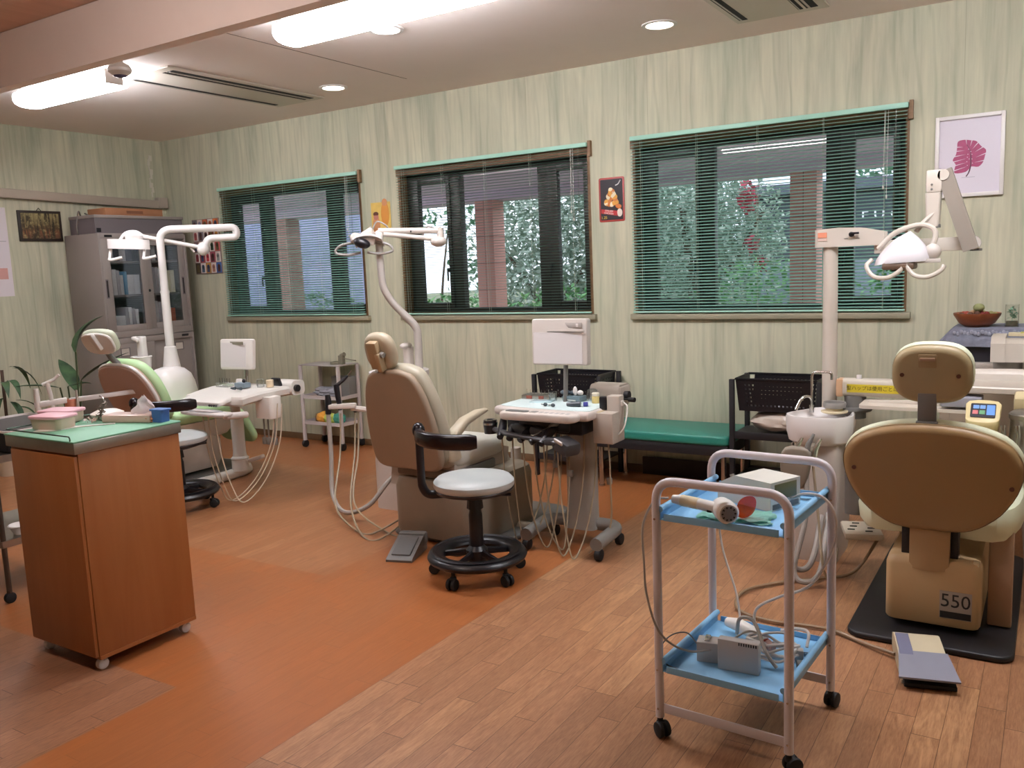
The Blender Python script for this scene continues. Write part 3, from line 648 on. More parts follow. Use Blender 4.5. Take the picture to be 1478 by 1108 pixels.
P('leaf_slots', b, M('lilac_paper2', 'dcd3dd', .5, var=.01), t)
b = B(); b.tube([(q(x, y)[0], -.0102, q(x, y)[1]) for x, y in ((440, 420), (480, 500), (490, 620), (486, 700), (468, 770), (440, 815))], [.002, .0032, .0034, .003], 6, n=4, sy=.3); P('leaf_rib', b, M('plum_ink', '4c2338', .5), t)
b = B(); b.span((-.035, -.0108, -.115), (.03, -.0101, -.1125)); P('caption', b, M('grey_ink', 'a8a0b0', .6), t)
# plants on the left
def blade(b, base_, tip, w_, bend=(0, 0, .1), seg=8):
    p0, p2 = Vector(base_), Vector(tip); p1 = (p0+p2)/2+Vector(bend); P_ = [p0*(1-u)**2+p1*2*u*(1-u)+p2*u*u for u in [i/seg for i in range(seg+1)]]
    tb = bmesh.new(); L_, R_, Cn = [], [], []
    for i, p in enumerate(P_):
        u = i/seg; d = (P_[min(i+1, seg)]-P_[max(i-1, 0)]).normalized(); sd = d.cross(Vector((0, 0, 1)))
        sd = sd.normalized() if sd.length > .05 else Vector((0, 1, 0)); k = w_*math.sin(PI*min(1, u*.96+.02)**.75)
        up_ = sd.cross(d)*k*.25
        L_.append(tb.verts.new(p+sd*k+up_)); R_.append(tb.verts.new(p-sd*k+up_)); Cn.append(tb.verts.new(p))
    for i in range(seg):
        tb.faces.new((L_[i], Cn[i], Cn[i+1], L_[i+1])); tb.faces.new((Cn[i], R_[i], R_[i+1], Cn[i+1]))
    b.put(tb)
DLEAF = leafmat('dark_leaf', '27402a', '4a6a42')
t = T('potted_plant', 'tall broad leaved plant standing between the left wall and the grey cabinet', 'plant', (-6.62, 3.88, 0))
for (bs_, tp, w_, bd) in (((.12, .0, .93), (.22, .2, 1.2), .1, (-.05, -.06, .05)), ((.12, .02, .7), (.36, .3, .9), .07, (-.02, -.03, .02)), ((.06, -.12, .66), (-.1, -.4, .7), .04, (0, 0, .02)), ((.05, -.05, .66), (.1, .12, .66), .045, (0, .05, .02)), ((.0, .05, .6), (-.3, .1, .85), .06, (0, 0, .06))):
    b = B(); blade(b, bs_, tp, w_, bd); lf = P('leaf', b, DLEAF, t)
    b = B(); b.tube([(0, 0, .22), ((bs_[0])*.7, bs_[1]*.7, .5), bs_], .007, 6, n=5); P('stem', b, M('stem_green', '3f4a2c', .6), lf)
def pot(t, r0, r1, h_, mat):
    b = B(); b.lathe([(0, 0), (r0, 0), (r1, h_), (r1+.012, h_), (r1+.012, h_+.02), (r1-.008, h_+.02), (r1-.012, h_-.02), (0, h_-.02)], (0, 0, 0), 28); P('pot', b, mat, t)
    b = B(); b.lathe([(r1-.013, h_-.018), (r1*.5, h_-.005), (0, h_)], (0, 0, 0), 20); P('soil', b, M('soil', '3a2a20', .95, var=.2, scale=60), t)
pot(t, .1, .13, .24, M('clay_pot', '8a6a58', .7))
t = T('potted_plant', 'plant with drooping narrow leaves at the left edge, in a cream pot', 'plant', (-6.9, 3.5, 0))
b_leaf = random.Random(5)
for k in range(16):
    a = b_leaf.uniform(0, 2*PI); z0 = b_leaf.uniform(.5, .85); rr_ = b_leaf.uniform(.2, .3); b = B()
    blade(b, (.08*math.cos(a), .08*math.sin(a), z0), (rr_*math.cos(a), rr_*math.sin(a), z0-b_leaf.uniform(.08, .25)), .028, (.05*math.cos(a), .05*math.sin(a), .1)); P('leaf', b, DLEAF, t)
b = B(); b.tube([(0, 0, .2), (.01, 0, .5), (.0, .01, .82)], .012, 8, n=4); P('stem', b, BARK, t)
pot(t, .1, .125, .24, M('cream_pot', 'c9b8a0', .6))
# wooden cart with green mat
t = T('wooden_cart', 'orange brown wooden cart on white casters with steel rim and green mat top', 'cart', (-3.215, 1.965, 0))
CW = woodmat('orange_laminate', '965a2c', 'a06436', 2, .4, .6)
hx, hy = .225, .215
b = B(); b.span((-hx, -hy, .05), (hx, hy, .84), .002); P('body', b, CW, t)
b = B(); b.span((-hx+.02, -hy-.014, .062), (hx-.004, -hy, .832), .002); P('door', b, CW, t)
for a, c in (((hx-.002, -hy+.002, .05), (hx+.003, hy-.002, .064)),): b = B(); b.span(a, c); P('kick_strip', b, CW, t)
b = B(); b.span((-hx-.008, -hy-.016, .84), (hx+.008, hy+.008, .882), .003); P('steel_rim', b, STEEL, t)
b = B(); b.span((-hx-.01, -hy-.018, .882), (hx+.01, hy+.01, .889), .002); P('green_mat', b, M('green_mat', '74a98b', .55, var=.03), t)
b = B(); b.tube(fillet([(hx-.015, -hy-.014, .884), (hx-.015, -hy-.014, .906), (-hx+.0, -hy-.014, .906), (-hx+.0, hy-.0, .906), (-hx, hy, .884)], .012), .0028, 6); P('wire_rail', b, M('dark_wire', '3b4a40', .3, .8), t)
for x, y in ((hx-.03, -hy+.03), (hx-.03, hy-.03), (-hx+.05, -hy+.04), (-hx+.05, hy-.03)):
    b = B(); b.cyl((x, y, .035), (x, y, .051), .014, seg=12); b.m(1).cyl((x-.012, y-.006, .0225), (x+.012, y-.006, .0225), .022, seg=20, bev=.004); P('caster', b, [STEEL, M('white_wheel', 'cfc8c4', .4)], t)
zt = .8895
def tub(x, y, lab, rz, sx=.075, sy=.05, h_=.042):
    t = T('food_container', lab, 'container', (x, y, zt+.004), rz, 'pink lidded containers on the cart')
    b = B(); b.loft([[(px*k, py*k, z) for px, py in rrect(sx*2, sy*2, .02)] for z, k in ((0, .9), (.004, .94), (h_, 1), (h_, .96), (.006, .9))]); P('tub', b, glassy('frosted_tub'), t)
    b = B(); b.loft([[(px*.9, py*.9, z) for px, py in rrect(sx*2, sy*2, .02)] for z in (.005, h_*.7)]); P('contents', b, M('beige_powder', 'd9c2ae', .8, var=.08, scale=20), t)
    b = B(); b.pad(rrect(sx*2+.012, sy*2+.012, .022), .012, .004, Matrix.Translation((0, 0, h_-.001))); P('lid', b, M('pink_lid', 'dba9b4', .4), t)
def glassy(n): return M(n, 'd6bcab', .35)
tub(-3.455, 1.975, 'pink lidded plastic container, the farther of two on the wooden cart', R(20))
tub(-3.345, 1.875, 'pink lidded plastic container nearer the wire rail on the wooden cart', R(14))
b = B(); b.prism([(-.07, -.04), (-.02, -.055), (.03, -.05), (.06, -.02), (.1, -.009), (.215, -.006), (.218, .004), (.1, .006), (.06, .02), (.02, .045), (-.04, .045)], .004); O('mixing_paddle', b, WHITEP, 'flat white paddle with a thin handle lying under the pink container', 'paddle', (-3.33, 1.87, zt), R(50))
# ---------------------------------------------------------------- blue tray trolley in front
t = T('tray_trolley', 'white tube framed trolley with two pale blue trays on black casters, in the foreground', 'trolley', (-.776, 2.53, 0), R(-3))
WT = M('white_tube', 'd6cdd0', .35, var=.02); BLUE = M('pale_blue_tray', '86b9dd', .4, var=.03); HX, HY = .198, .213
for sy in (-1, 1):
    b = B(); y = sy*HY
    b.tube(fillet([(-HX, y, .06), (-HX, y, .806), (HX, y, .806), (HX, y, .06)], .065, 8), .0135, 14); fr = P('tube_frame', b, WT, t)
    b = B(); b.span((-HX, y-.003, .075), (HX, y+.003, .105), .002); P('cross_bar', b, WT, fr)
    for sx in (-1, 1):
        for z in (.09, .215, .69):
            b = B(); b.cyl((sx*HX, y-.0148*1, z), (sx*HX, y+.0148, z), .0035, seg=10); P('bolt', b, CHROME, fr)
for sx in (-1, 1):
    for sy in (-1, 1):
        b = B(); x, y = sx*HX, sy*HY; b.cyl((x, y, .045), (x, y, .062), .009, seg=12); a = rng.uniform(0, 3)
        dx, dy = math.cos(a), math.sin(a); cx, cy = x+.012*dy, y-.012*dx
        for s_ in (-1, 1): b.cyl((cx+dx*.004*s_, cy+dy*.004*s_, .0245), (cx+dx*.019*s_, cy+dy*.019*s_, .0245), .0245, seg=22, bev=.004)
        b.box((cx*.5+x*.5, cy*.5+y*.5, .04), (.022, .03, .018), .006, (0, 0, a)); P('caster', b, RUBBER, t)
for z, nm in ((.69, 'upper'), (.213, 'lower')):
    b = B(); X = HX-.0145; Y = HY+.005
    b.span((-X, -Y, z-.003), (X, Y, z), .001)
    for sy in (-1, 1): b.span((-X+.012, sy*Y-.0015, z-.004), (X-.012, sy*Y+.0015, z+.018), .001)
    for sx in (-1, 1):
        b.span((sx*X-.0015, -Y, z-.004), (sx*X+.0015, Y, z+.03), .001)
        b.tube([(sx*X, -Y, z+.03), (sx*X, Y, z+.03)], .0095, 12)
    P('tray', b, BLUE, t, nm+' pale blue tray')
def cart(x, y, z): # a point in the trolley's own frame to the room
    c, s = math.cos(R(-3)), math.sin(R(-3)); return (-.776+c*x-s*y, 2.53+s*x+c*y, z)
zu = .6905; zl = .2135
t = T('control_box', 'white sloping control box with a display, on the upper blue tray', 'control box', (-.757, 2.618, zu), R(-24))
b = B(); pr = [(-.115, 0), (.095, 0), (.095, .088), (-.045, .088), (-.115, .052)]
b.loft([[(x, y, z) for x, z in pr] for y in (-.068, .068)]); P('housing', b, M('ivory_case', 'd6d3c8', .4, var=.02), t)
b = B(); b.span((.0945, -.05, .032), (.0965, .05, .08), .0005); P('display', b, M('olive_display', '6a6a48', .3), t)
b = B(); b.span((.0945, -.06, .004), (.0962, .06, .02)); P('dark_base_strip', b, DGREY, t)
b = B(); b.cyl((-.085, -.03, .066), (-.09, -.03, .078), .007, seg=14); P('knob', b, MGREY, t)
t = T('towel', 'folded mint green towel on the upper blue tray', 'towel', (-.775, 2.428, zu), R(8))
r = random.Random(2)
for k in range(2):
    b = B(); N = 22; tb = bmesh.new(); rows = []
    for i in range(N+1):
        row = []
        for j in range(13):
            u, v = i/N-.5, j/12-.5; e = min(.5-abs(u), .5-abs(v))
            row.append(tb.verts.new((u*(.215-.012*k)+.006*math.sin(v*9+k), v*(.125-.01*k)+.005*math.sin(u*14+k), .0035+k*.006+.003*math.sin(u*23+k*2)*math.sin(v*17)+(-.002 if e < .04 else .0)+.002)))
        rows.append(row)
    for i in range(N):
        for j in range(12): tb.faces.new((rows[i][j], rows[i+1][j], rows[i+1][j+1], rows[i][j+1]))
    rr_ = bmesh.ops.solidify(tb, geom=tb.faces[:], thickness=.004); b.put(tb); P('fold', b, M('mint_towelling', '9fd6c8', .95, var=.08, scale=120), t)
t = T('curing_light', 'white pistol shaped curing light with a round black grille, lying on the towel', 'curing light', (-.8, 2.345, zu+.041), R(2))
b = B(); ax = Vector((.06, -.09, 0)).normalized()
b.lathe([(0, -.012), (.026, -.012), (.0325, -.004), (.033, .03), (.03, .06), (.02, .08), (.012, .086), (0, .086)], (.035, -.03, .004), 28, -ax); P('head', b, WHITEP, t)
b = B(); c0 = Vector((.035, -.03, .004))+ax*.0125; s1 = Vector((-ax.y, ax.x, 0))
b.lathe([(0, 0), (.022, 0), (.022, .0012), (0, .0012)], c0, 24, ax)
g_ = P('grille', b, M('grille_grey', '8d898a', .5), t)
b = B()
for k in range(10):
    a = 2*PI*k/10; d = s1*math.cos(a)+EZ*math.sin(a); n_ = s1*-math.sin(a)+EZ*math.cos(a); p = c0+ax*.0015
    b.quad(p+d*.0155-n_*.0022, p+d*.0215-n_*.0022, p+d*.0215+n_*.0022, p+d*.0155+n_*.0022)
P('slots', b, BLACK, g_)
b = B(); b.tube([(-.145, .025, .012), (-.12, .02, .012), (-.06, .008, .01), (.02, -.012, .006)], [.0125, .016, .0165, .0165, .0165, .018], 16); P('handle', b, WHITEP, t)
b = B(); b.tube([(-.115, .019, .012), (-.06, .008, .01)], .0172, 16); P('grip_band', b, CREAM, t)
b = B(); b.box((-.022, -.013, -.002), (.016, .008, .008), .002, (0, 0, -.2)); P('trigger', b, BLACK, t)
b = B(); b.prism(sup(.034, .034, 2.4, 28), .0025, frame((0, 0, 0), (.55, .8, 0), (0.2, -.1, 1)))
O('light_shield', b, glass('orange_acrylic', (1, .22, .03), .12), 'round translucent orange shield standing behind the curing light', 'shield', (-.735, 2.395, zu+.045))
WC = M('white_cable', 'd2cac4', .45, var=.03)
def cable(pts, r, lab, mat=None, name='cable', cat='cable', n=7, grp=None): 
    b = B(); b.tube(pts, r, 8, n=n); return O(name, b, mat or WC, lab, cat, group=grp)
cable([(-.96, 2.365, .745), (-1.0, 2.352, .735), (-1.03, 2.33, .66), (-1.022, 2.315, .55), (-1.008, 2.3, .45), (-.97, 2.31, .335), (-.91, 2.38, .265), (-.84, 2.46, .26), (-.78, 2.54, .29), (-.74, 2.58, .27)], .0035, 'cable drooping from the curing light around the left leg to the lower blue tray', HOSEG)
cable([(-.665, 2.605, .71), (-.62, 2.6, .735), (-.565, 2.61, .725), (-.535, 2.63, .66), (-.55, 2.66, .55), (-.62, 2.68, .42), (-.72, 2.69, .36), (-.79, 2.68, .31), (-.79, 2.66, .24)], .0045, 'white cable looping from the control box over the right rim of the upper tray')
cable([(-.93, 2.78, .685), (-.945, 2.77, .62), (-.93, 2.76, .48), (-.87, 2.72, .34), (-.845, 2.69, .245)], .0038, 'thin white cable hanging straight down from the back of the upper tray')
# lower tray
ADP = M('light_grey_plastic', 'b9b3ad', .45, var=.03)
t = T('power_adapter', 'large grey power adapter with a slotted top standing on the lower blue tray', 'adapter', (-.768, 2.427, zl), R(3))
b = B(); b.span((-.062, -.016, 0), (.062, .016, .098), .005); P('housing', b, ADP, t)
b = B()
for k in range(8): b.span((.002+k*.0072, -.0168, .086), (.0055+k*.0072, -.0155, .095))
P('vent_slots', b, BLACKM, t)
t = T('power_adapter', 'low grey power adapter behind the left end of the taller one', 'adapter', (-.873, 2.46, zl), R(12))
b = B(); b.span((-.035, -.028, 0), (.035, .028, .065), .004); P('housing', b, ADP, t)
b = B(); b.span((-.012, -.02, .065), (.004, .02, .072), .002); P('prong', b, CHROME, t)
t = T('handpiece', 'white handpiece with a red ring lying behind the adapters on the lower tray', 'handpiece', (-.8, 2.62, zl+.03), R(-12))
b = B(); b.tube([(-.1, .05, .0), (-.05, .03, .01), (.02, 0, .012), (.07, -.02, .004)], [.016, .022, .02, .014], 14); P('body', b, WHITEP, t)
b = B(); b.tube([(.07, -.02, .004), (.08, -.024, .002)], .0145, 12); P('red_ring', b, M('red_ring', 'b0402c', .4), t)
b = B(); b.tube([(.08, -.024, .002), (.105, -.034, -.006)], [.016, .012], 12); P('tip', b, M('pink_tip', 'd0a69a', .4), t)
t = T('power_plug', 'pale plug with two pins lying on the right of the lower blue tray', 'plug', (-.635, 2.575, zl+.02), R(15))
b = B(); b.span((-.03, -.014, -.016), (.02, .014, .016), .004); P('body', b, M('cream_grey', 'bcb4aa', .45), t)
for y in (-.007, .007):
    b = B(); b.span((.02, y-.001, -.004), (.042, y+.001, .004)); P('pin', b, CHROME, t)
b = B(); b.span((-.015, -.01, -.012), (.018, .01, .012), .003); b.m(1).span((.018, -.008, -.009), (.02, .008, .009)); O('connector', b, [DGREY, BLACK], 'small grey connector beside the pale plug on the lower blue tray', 'plug', (-.61, 2.515, zl+.013), R(-70))
r = random.Random(11)
for k in range(5):
    pts = []
    for i in range(9):
        a = i*2*PI/8*1.1+k; rad = .045+.02*r.random()
        pts.append((-.7+rad*1.2*math.cos(a)+r.uniform(-.01, .01), 2.53+rad*.9*math.sin(a), zl+.012+.011*k+.02*abs(math.sin(a*1.3+k))))
    cable(pts, .0042, 'coil of white cable heaped beside the adapters on the lower blue tray', None, grp='cable coils on the lower tray')
cable([(-.83, 2.6, .25), (-.8, 2.54, .33), (-.75, 2.52, .335), (-.7, 2.47, .27), (-.665, 2.46, .23)], .006, 'thick grey cable arching over the coiled cables on the lower tray', HOSEG)
cable([(-.72, 2.72, .235), (-.66, 2.7, .26), (-.62, 2.66, .27), (-.615, 2.62, .24)], .005, 'short white cable arched at the back right of the lower tray')
cable([(-.9, 2.43, .27), (-.94, 2.44, .295), (-.98, 2.4, .29), (-1.0, 2.36, .25), (-.97, 2.345, .226), (-.93, 2.34, .219)], .0022, 'thin dark wire curling over the left rim of the lower tray', M('dark_wire_cord', '5b5d63', .5))
# ---------------------------------------------------------------- stools
def stool(loc, rz, label, seatmat, group='operator stools'):
    t = T('operator_stool', label, 'stool', loc, rz, group)
    b = B(); prof = []
    for k in range(13):
        a = 2*PI*k/12; prof.append((.195+.043*math.cos(a), .105+.026*math.sin(a)))
    b.lathe(prof, seg=48); b.lathe([(.2, .131), (.212, .136), (.222, .131)], seg=48); P('base_ring', b, BLACK, t)
    for k in range(5):
        a = 2*PI*k/5+.35; d = Vector((math.cos(a), math.sin(a), 0))
        b = B(); b.tube([d*.02+EZ*.12, d*.18+EZ*.1], [.02, .014], 8, sy=.7); P('spoke', b, BLACK, t)
        b = B(); p = d*.205; b.cyl(p+EZ*.05, p+EZ*.085, .009, seg=10); n_ = Vector((-d.y, d.x, 0))
        for s_ in (-1, 1): b.cyl(p+n_*.005*s_+EZ*.027+d*.01, p+n_*.022*s_+EZ*.027+d*.01, .027, seg=20, bev=.005)
        b.box(p+EZ*.05, (.03, .03, .02), .006); P('caster', b, RUBBER, t)
    b = B(); b.lathe([(0, .08), (.05, .08), (.052, .13), (.034, .15), (.033, .3), (.03, .31)], seg=24); b.lathe([(.03, .31), (.026, .33), (.026, .4), (0, .4)], seg=24); b.cyl((0, 0, .33), (0, 0, .385), .04, .034, 8); P('column', b, BLACK, t)
    b = B(); b.lathe([(0, .385), (.09, .39), (.182, .418), (.187, .43), (.18, .437), (0, .437)], seg=44); b.tube([(.05, -.02, .4), (.17, -.06, .402)], .008, 8); P('seat_pan', b, BLACK, t)
    b = B(); b.lathe([(.182, .432), (.191, .445), (.19, .465), (.175, .481), (.13, .489), (.06, .491), (0, .491)], seg=48); P('seat', b, seatmat, t)
    # torso arm: a post from under the seat, then a curved padded bar
    b = B(); b.tube(fillet([(-.02, -.0, .41), (-.22, 0, .405), (-.245, 0, .45), (-.245, 0, .66)], .05), [.021, .021, .021, .019], 12, sy=.8); P('arm_post', b, BLACK, t)
    b = B(); pts = []; rings = []
    for k in range(15):
        a = R(178+97*k/14); rad = .245; c_ = Vector((rad*math.cos(a), rad*math.sin(a), .695)); d = Vector((math.cos(a), math.sin(a), 0))
        hh = .036 if 0 < k < 14 else .028
        rings.append([c_+d*(.022*cc)+EZ*(hh*ss) for cc, ss in sup(1, 1, 3.2, 16)])
    b.loft(rings); b.ell((-.245, 0, .715), (.03, .03, .038)); P('torso_bar', b, M('black_gloss_vinyl', '181016', .25), t)
    return t
stool((-2.285, 3.235, 0), R(35), 'round white seated stool with a black curved torso bar, in front of the middle chair', M('white_vinyl', 'b4b8b6', .4, var=.02))
stool((-4.72, 3.42, 0), R(80), 'stool half hidden behind the wooden cart, with pale seat and black torso bar', M('white_vinyl', 'b4b8b6', .4, var=.02))
# ---------------------------------------------------------------- dental chairs
def mirror(half): return half+[(-x, y) for x, y in reversed(half) if abs(x) > 1e-6]
def smooth2(poly, n=3): return [(p.x, p.y) for p in spline([(x, y, 0) for x, y in poly], n, True)]
def backM(y0, z0, lean): # outline frame for a backrest: u = right, v = up along the back, w = towards the viewer's side (-y)
    return frame((0, y0, z0), (1, 0, 0), (0, -math.sin(lean), math.cos(lean)))
DK = 'dental treatment chairs'
BRN = M('brown_back_shell', '9a8874', .5, var=.03); BRN2 = M('rosy_brown_shell', 'bb9c8e', .5, var=.03)
# middle chair
t = T('dental_chair', 'beige treatment chair in the middle of the room, brown back to the camera', 'dental chair', (-2.85, 3.65, 0), R(-2), DK)
half = [(0, 0), (.16, .0), (.218, .03), (.235, .1), (.232, .24), (.212, .37), (.18, .47), (.14, .53), (.07, .555), (0, .557)]
out = smooth2(mirror(half))
Mb = backM(-.15, .42, R(13))
b = B(); b.pad(out, .045, .02, Mb); P('back_shell', b, BRN, t)
b = B(); b.pad([(x*1.03, y*1.01+.002) for x, y in out], .085, .035, Mb @ Matrix.Translation((0, 0, -.085))); P('backrest', b, M('beige_vinyl', 'b0a894', .42, var=.03), t)
b = B(); Mh = frame((-.045, -.31, 1.045), (1, .1, 0), (0, -.32, 1))
b.pad(sup(.092, .105, 2.5, 30), .075, .036, Mh @ Matrix.Translation((0, 0, -.05))); P('headrest', b, M('beige_vinyl2', 'b3a68e', .42, var=.03), t)
b = B(); b.box((-.045, -.345, 1.035), (.065, .045, .15), .012, (R(18), 0, R(5))); b.box((-.02, -.335, 1.0), (.03, .05, .1), .008, (R(18), 0, R(5))); hb = P('headrest_bracket', b, M('tan_bracket', 'a8916f', .45), t)
b = B(); b.cyl((-.005, -.345, 1.04), (.012, -.345, 1.035), .014, seg=14); P('lever', b, MGREY, hb)
b = B(); b.tube([(-.02, -.27, .95), (-.03, -.29, 1.0)], .03, 10, sy=.5); P('headrest_stem', b, DGREY, t)
b = B(); b.pad(rrect(.47, .52, .09), .1, .04, Matrix.Translation((0.02, .12, .42)), bulge=.008); P('seat', b, GREYV, t)
b = B(); b.loft([[(s_*1, y, z) for y, z in ((-.12, .3), (.1, .26), (.38, .36), (.4, .44), (.3, .47), (-.1, .44))] for s_ in (-.2, .235)]); P('seat_shell', b, GREYW, t)
b = B(); b.pad(rrect(.42, .3, .06), .07, .03, frame((.02, .45, .33), (1, 0, 0), (0, -.45, 1))); P('legrest', b, GREYV, t)
b = B(); b.loft([[(x, y+.03, z) for x, y in rrect(.05, .06, .02)] for z in (.14, .42)], True, Matrix.Translation((.235, .44, 0))); P('legrest_arm', b, GREYW, t)
b = B()
rings = []
for (y, z, hw, hh) in ((-.1, .47, .03, .045), (-.11, .55, .03, .04), (-.08, .61, .032, .03), (0, .655, .033, .024), (.12, .68, .03, .018), (.19, .685, .02, .01)):
    rings.append((y, z, hw, hh))
pts = [Vector((.235, y, z)) for y, z, _, _ in rings]; rl = []
for i, p in enumerate(pts):
    d = (pts[min(i+1, 5)]-pts[max(i-1, 0)]).normalized(); n_ = d.cross(EX)
    rl.append([p+EX*(rings[i][2]*cc)+n_*(rings[i][3]*ss) for cc, ss in sup(1, 1, 2.6, 16)])
b.loft(rl); P('armrest', b, M('cream_arm', 'b5a992', .42), t)
b = B(); b.loft([[(x+.09, y+.17, z) for x, y in rrect(w_, d_, .08)] for z, w_, d_ in ((.03, .55, .6), (.06, .56, .62), (.3, .56, .62), (.345, .54, .6), (.36, .5, .56))]); P('base_housing', b, M('grey_brown_housing', '8c8070', .45), t)
b = B(); b.pad(rrect(.72, .85, .1), .03, .015, Matrix.Translation((.1, .32, 0))); P('base_plate', b, DGREY, t)
b = B(); b.span((-.15, -.12, .36), (.25, .25, .41), .01); P('lift_frame', b, DGREY, t)
b = B(); b.tube([(.36, .05, .33), (.4, .0, .36), (.42, -.02, .36)], .03, 10, n=4); P('side_lever', b, LGREY, t)
# left chair
t = T('dental_chair', 'far left treatment chair with rosy brown back, mint green cushion and white base', 'dental chair', (-5.33, 3.68, 0), R(0), DK)
half = [(0, 0), (.16, 0), (.23, .03), (.265, .12), (.275, .24), (.255, .34), (.2, .42), (.11, .455), (0, .46)]
out = smooth2(mirror(half)); Mb = backM(-.02, .5, R(24))
b = B(); b.pad(out, .05, .02, Mb); P('back_shell', b, BRN2, t)
b = B(); b.tube([Mb @ Vector((x, y, .03)) for x, y in out], .011, 8, closed=True); P('shell_rim', b, WHITE, t)
b = B(); b.pad([(x*1.03, y*1.01) for x, y in out], .07, .03, Mb @ Matrix.Translation((0, 0, -.07))); P('backrest', b, GREENV, t)
Mh = frame((-.02, -.28, 1.09), (1, .3, 0), (0, -.62, 1))
b = B(); b.pad(smooth2([(-.1, -.07), (0, -.09), (.1, -.07), (.125, 0), (.11, .07), (0, .09), (-.11, .07), (-.125, 0)]), .05, .022, Mh); P('headrest', b, M('pale_green_pad', 'c9cfb8', .45), t)
b = B(); b.pad(smooth2([(-.095, -.065), (0, -.085), (.095, -.065), (.12, 0), (.1, .065), (0, .085), (-.1, .065), (-.12, 0)]), .02, .01, Mh @ Matrix.Translation((0, 0, .05))); b.box(Mh @ Vector((.0, .03, .08)), (.05, .03, .13), .01, (R(30), 0, 0)); P('headrest_shell', b, WHITEP, t)
b = B(); b.tube([(-.0, -.2, .9), (-.03, -.24, .96), (-.02, -.28, 1.02)], [.022, .018], 10); P('headrest_stem', b, DGREY, t)
b = B(); b.pad(rrect(.46, .6, .1), .09, .04, Matrix.Translation((0, .3, .45)), bulge=.01); P('seat', b, GREENV, t)
b = B(); b.pad(rrect(.4, .32, .08), .06, .028, frame((0, .72, .36), (1, 0, 0), (0, -.55, 1))); P('legrest', b, GREENV, t)
b = B(); b.loft([[(x, y+.3, z) for x, y in rrect(w_, d_, .1)] for z, w_, d_ in ((.32, .34, .5), (.38, .42, .58), (.45, .44, .6))]); P('seat_shell', b, WHITEP, t)
b = B(); b.loft([[(x, y+.22, z) for x, y in rrect(w_, d_, .08)] for z, w_, d_ in ((.1, .36, .42), (.16, .4, .46), (.3, .4, .46), (.34, .34, .4))]); P('base_housing', b, LGREY, t)
b = B(); b.pad(smooth2([(-.27, -.12), (.0, -.22), (.28, -.1), (.33, .25), (.27, .62), (0, .7), (-.28, .6), (-.32, .25)]), .07, .03); P('base_plate', b, WHITEP, t)
b = B(); b.pad(smooth2([(-.23, -.08), (.0, -.17), (.24, -.06), (.28, .25), (.23, .56), (0, .64), (-.24, .55), (-.27, .25)]), .012, .005, Matrix.Translation((0, 0, .066))); P('base_mat', b, DGREY, t)
# right chair
t = T('dental_chair', 'old tan treatment chair with wide oval back at the right, marked 550', 'dental chair', (-.365, 3.47, 0), R(0), DK)
half = [(0, 0), (.09, .002), (.16, .025), (.23, .085), (.28, .17), (.298, .25), (.285, .31), (.235, .365), (.14, .4), (.05, .412), (0, .413)]
out = smooth2(mirror(half)); Mb = backM(-.02, .425, R(9))
b = B(); b.pad(out, .05, .03, Mb); bs_ = P('back_shell', b, TAN, t)
for u, v in ((-.255, .235), (.262, .2)):
    b = B(); b.cyl(Mb @ Vector((u, v, .046)), Mb @ Vector((u, v, .054)), .008, seg=14); P('screw_cap', b, M('brown_plug', '5b3526', .5), bs_)
b = B(); b.pad([(x*1.012, y*1.008) for x, y in out], .04, .018, Mb @ Matrix.Translation((0, 0, -.04))); P('backrest', b, PALEGREEN, t)
Mh = backM(-.055, 1.01, R(6)); oh = [(x, y) for x, y in sup(.132, .108, 2.7, 36)]
b = B(); b.pad(oh, .05, .028, Mh); hs = P('headrest_shell', b, M('khaki_shell', 'a3916c', .45, var=.03), t)
b = B(); b.box(Mh @ Vector((-.012, .052, .048)), (.062, .008, .05), .004, (R(6), 0, 0)); b.m(1).box(Mh @ Vector((-.012, .058, .052)), (.05, .005, .012), .002, (R(6), 0, 0)); P('release_catch', b, [M('khaki_catch', '9a845f', .5), TANB], hs)
for u in (-.095, .088):
    b = B(); b.cyl(Mh @ Vector((u, .0, .046)), Mh @ Vector((u, .0, .0535)), .0075, seg=14); P('screw_cap', b, M('brown_plug', '5b3526', .5), hs)
b = B(); b.pad([(x*1.02, y*1.02) for x, y in oh], .05, .024, Mh @ Matrix.Translation((0, 0, -.05))); P('headrest', b, PALEGREEN, t)
b = B(); b.box((-.012, -.085, .875), (.062, .02, .13), .004, (R(4), 0, 0)); b.box((-.012, -.09, .83), (.07, .03, .012), .003); P('headrest_stem', b, DGREY, t)
b = B(); b.loft([[(x, y+.3, z) for x, y in smooth2([(-.2, -.25), (0, -.22), (.2, -.25), (.27, -.1), (.27, .2), (.22, .3), (-.22, .3), (-.27, .2), (-.27, -.1)], 3)] for z in (.37,)] + [[(x*k, y*k+.3, z) for x, y in smooth2([(-.2, -.25), (0, -.22), (.2, -.25), (.27, -.1), (.27, .2), (.22, .3), (-.22, .3), (-.27, .2), (-.27, -.1)], 3)] for z, k in ((.395, 1.06), (.45, 1.08), (.49, 1.04), (.51, .92), (.515, .6))]); P('seat', b, PALEGREEN, t)
for x in (-.1, .062):
    b = B(); b.span((x, .0, .28), (x+.033, .06, .46), .006); P('hinge_arm', b, BLACKM, t)
b = B(); b.loft([[(x, y, z) for x, y in ((-.068, .02), (-.068, -.03), (-.03, -.045), (.03, -.045), (.068, -.03), (.068, .02))] for z in (.262, .44)]); P('lumbar_column', b, M('tan_column', 'a98a62', .45), t)
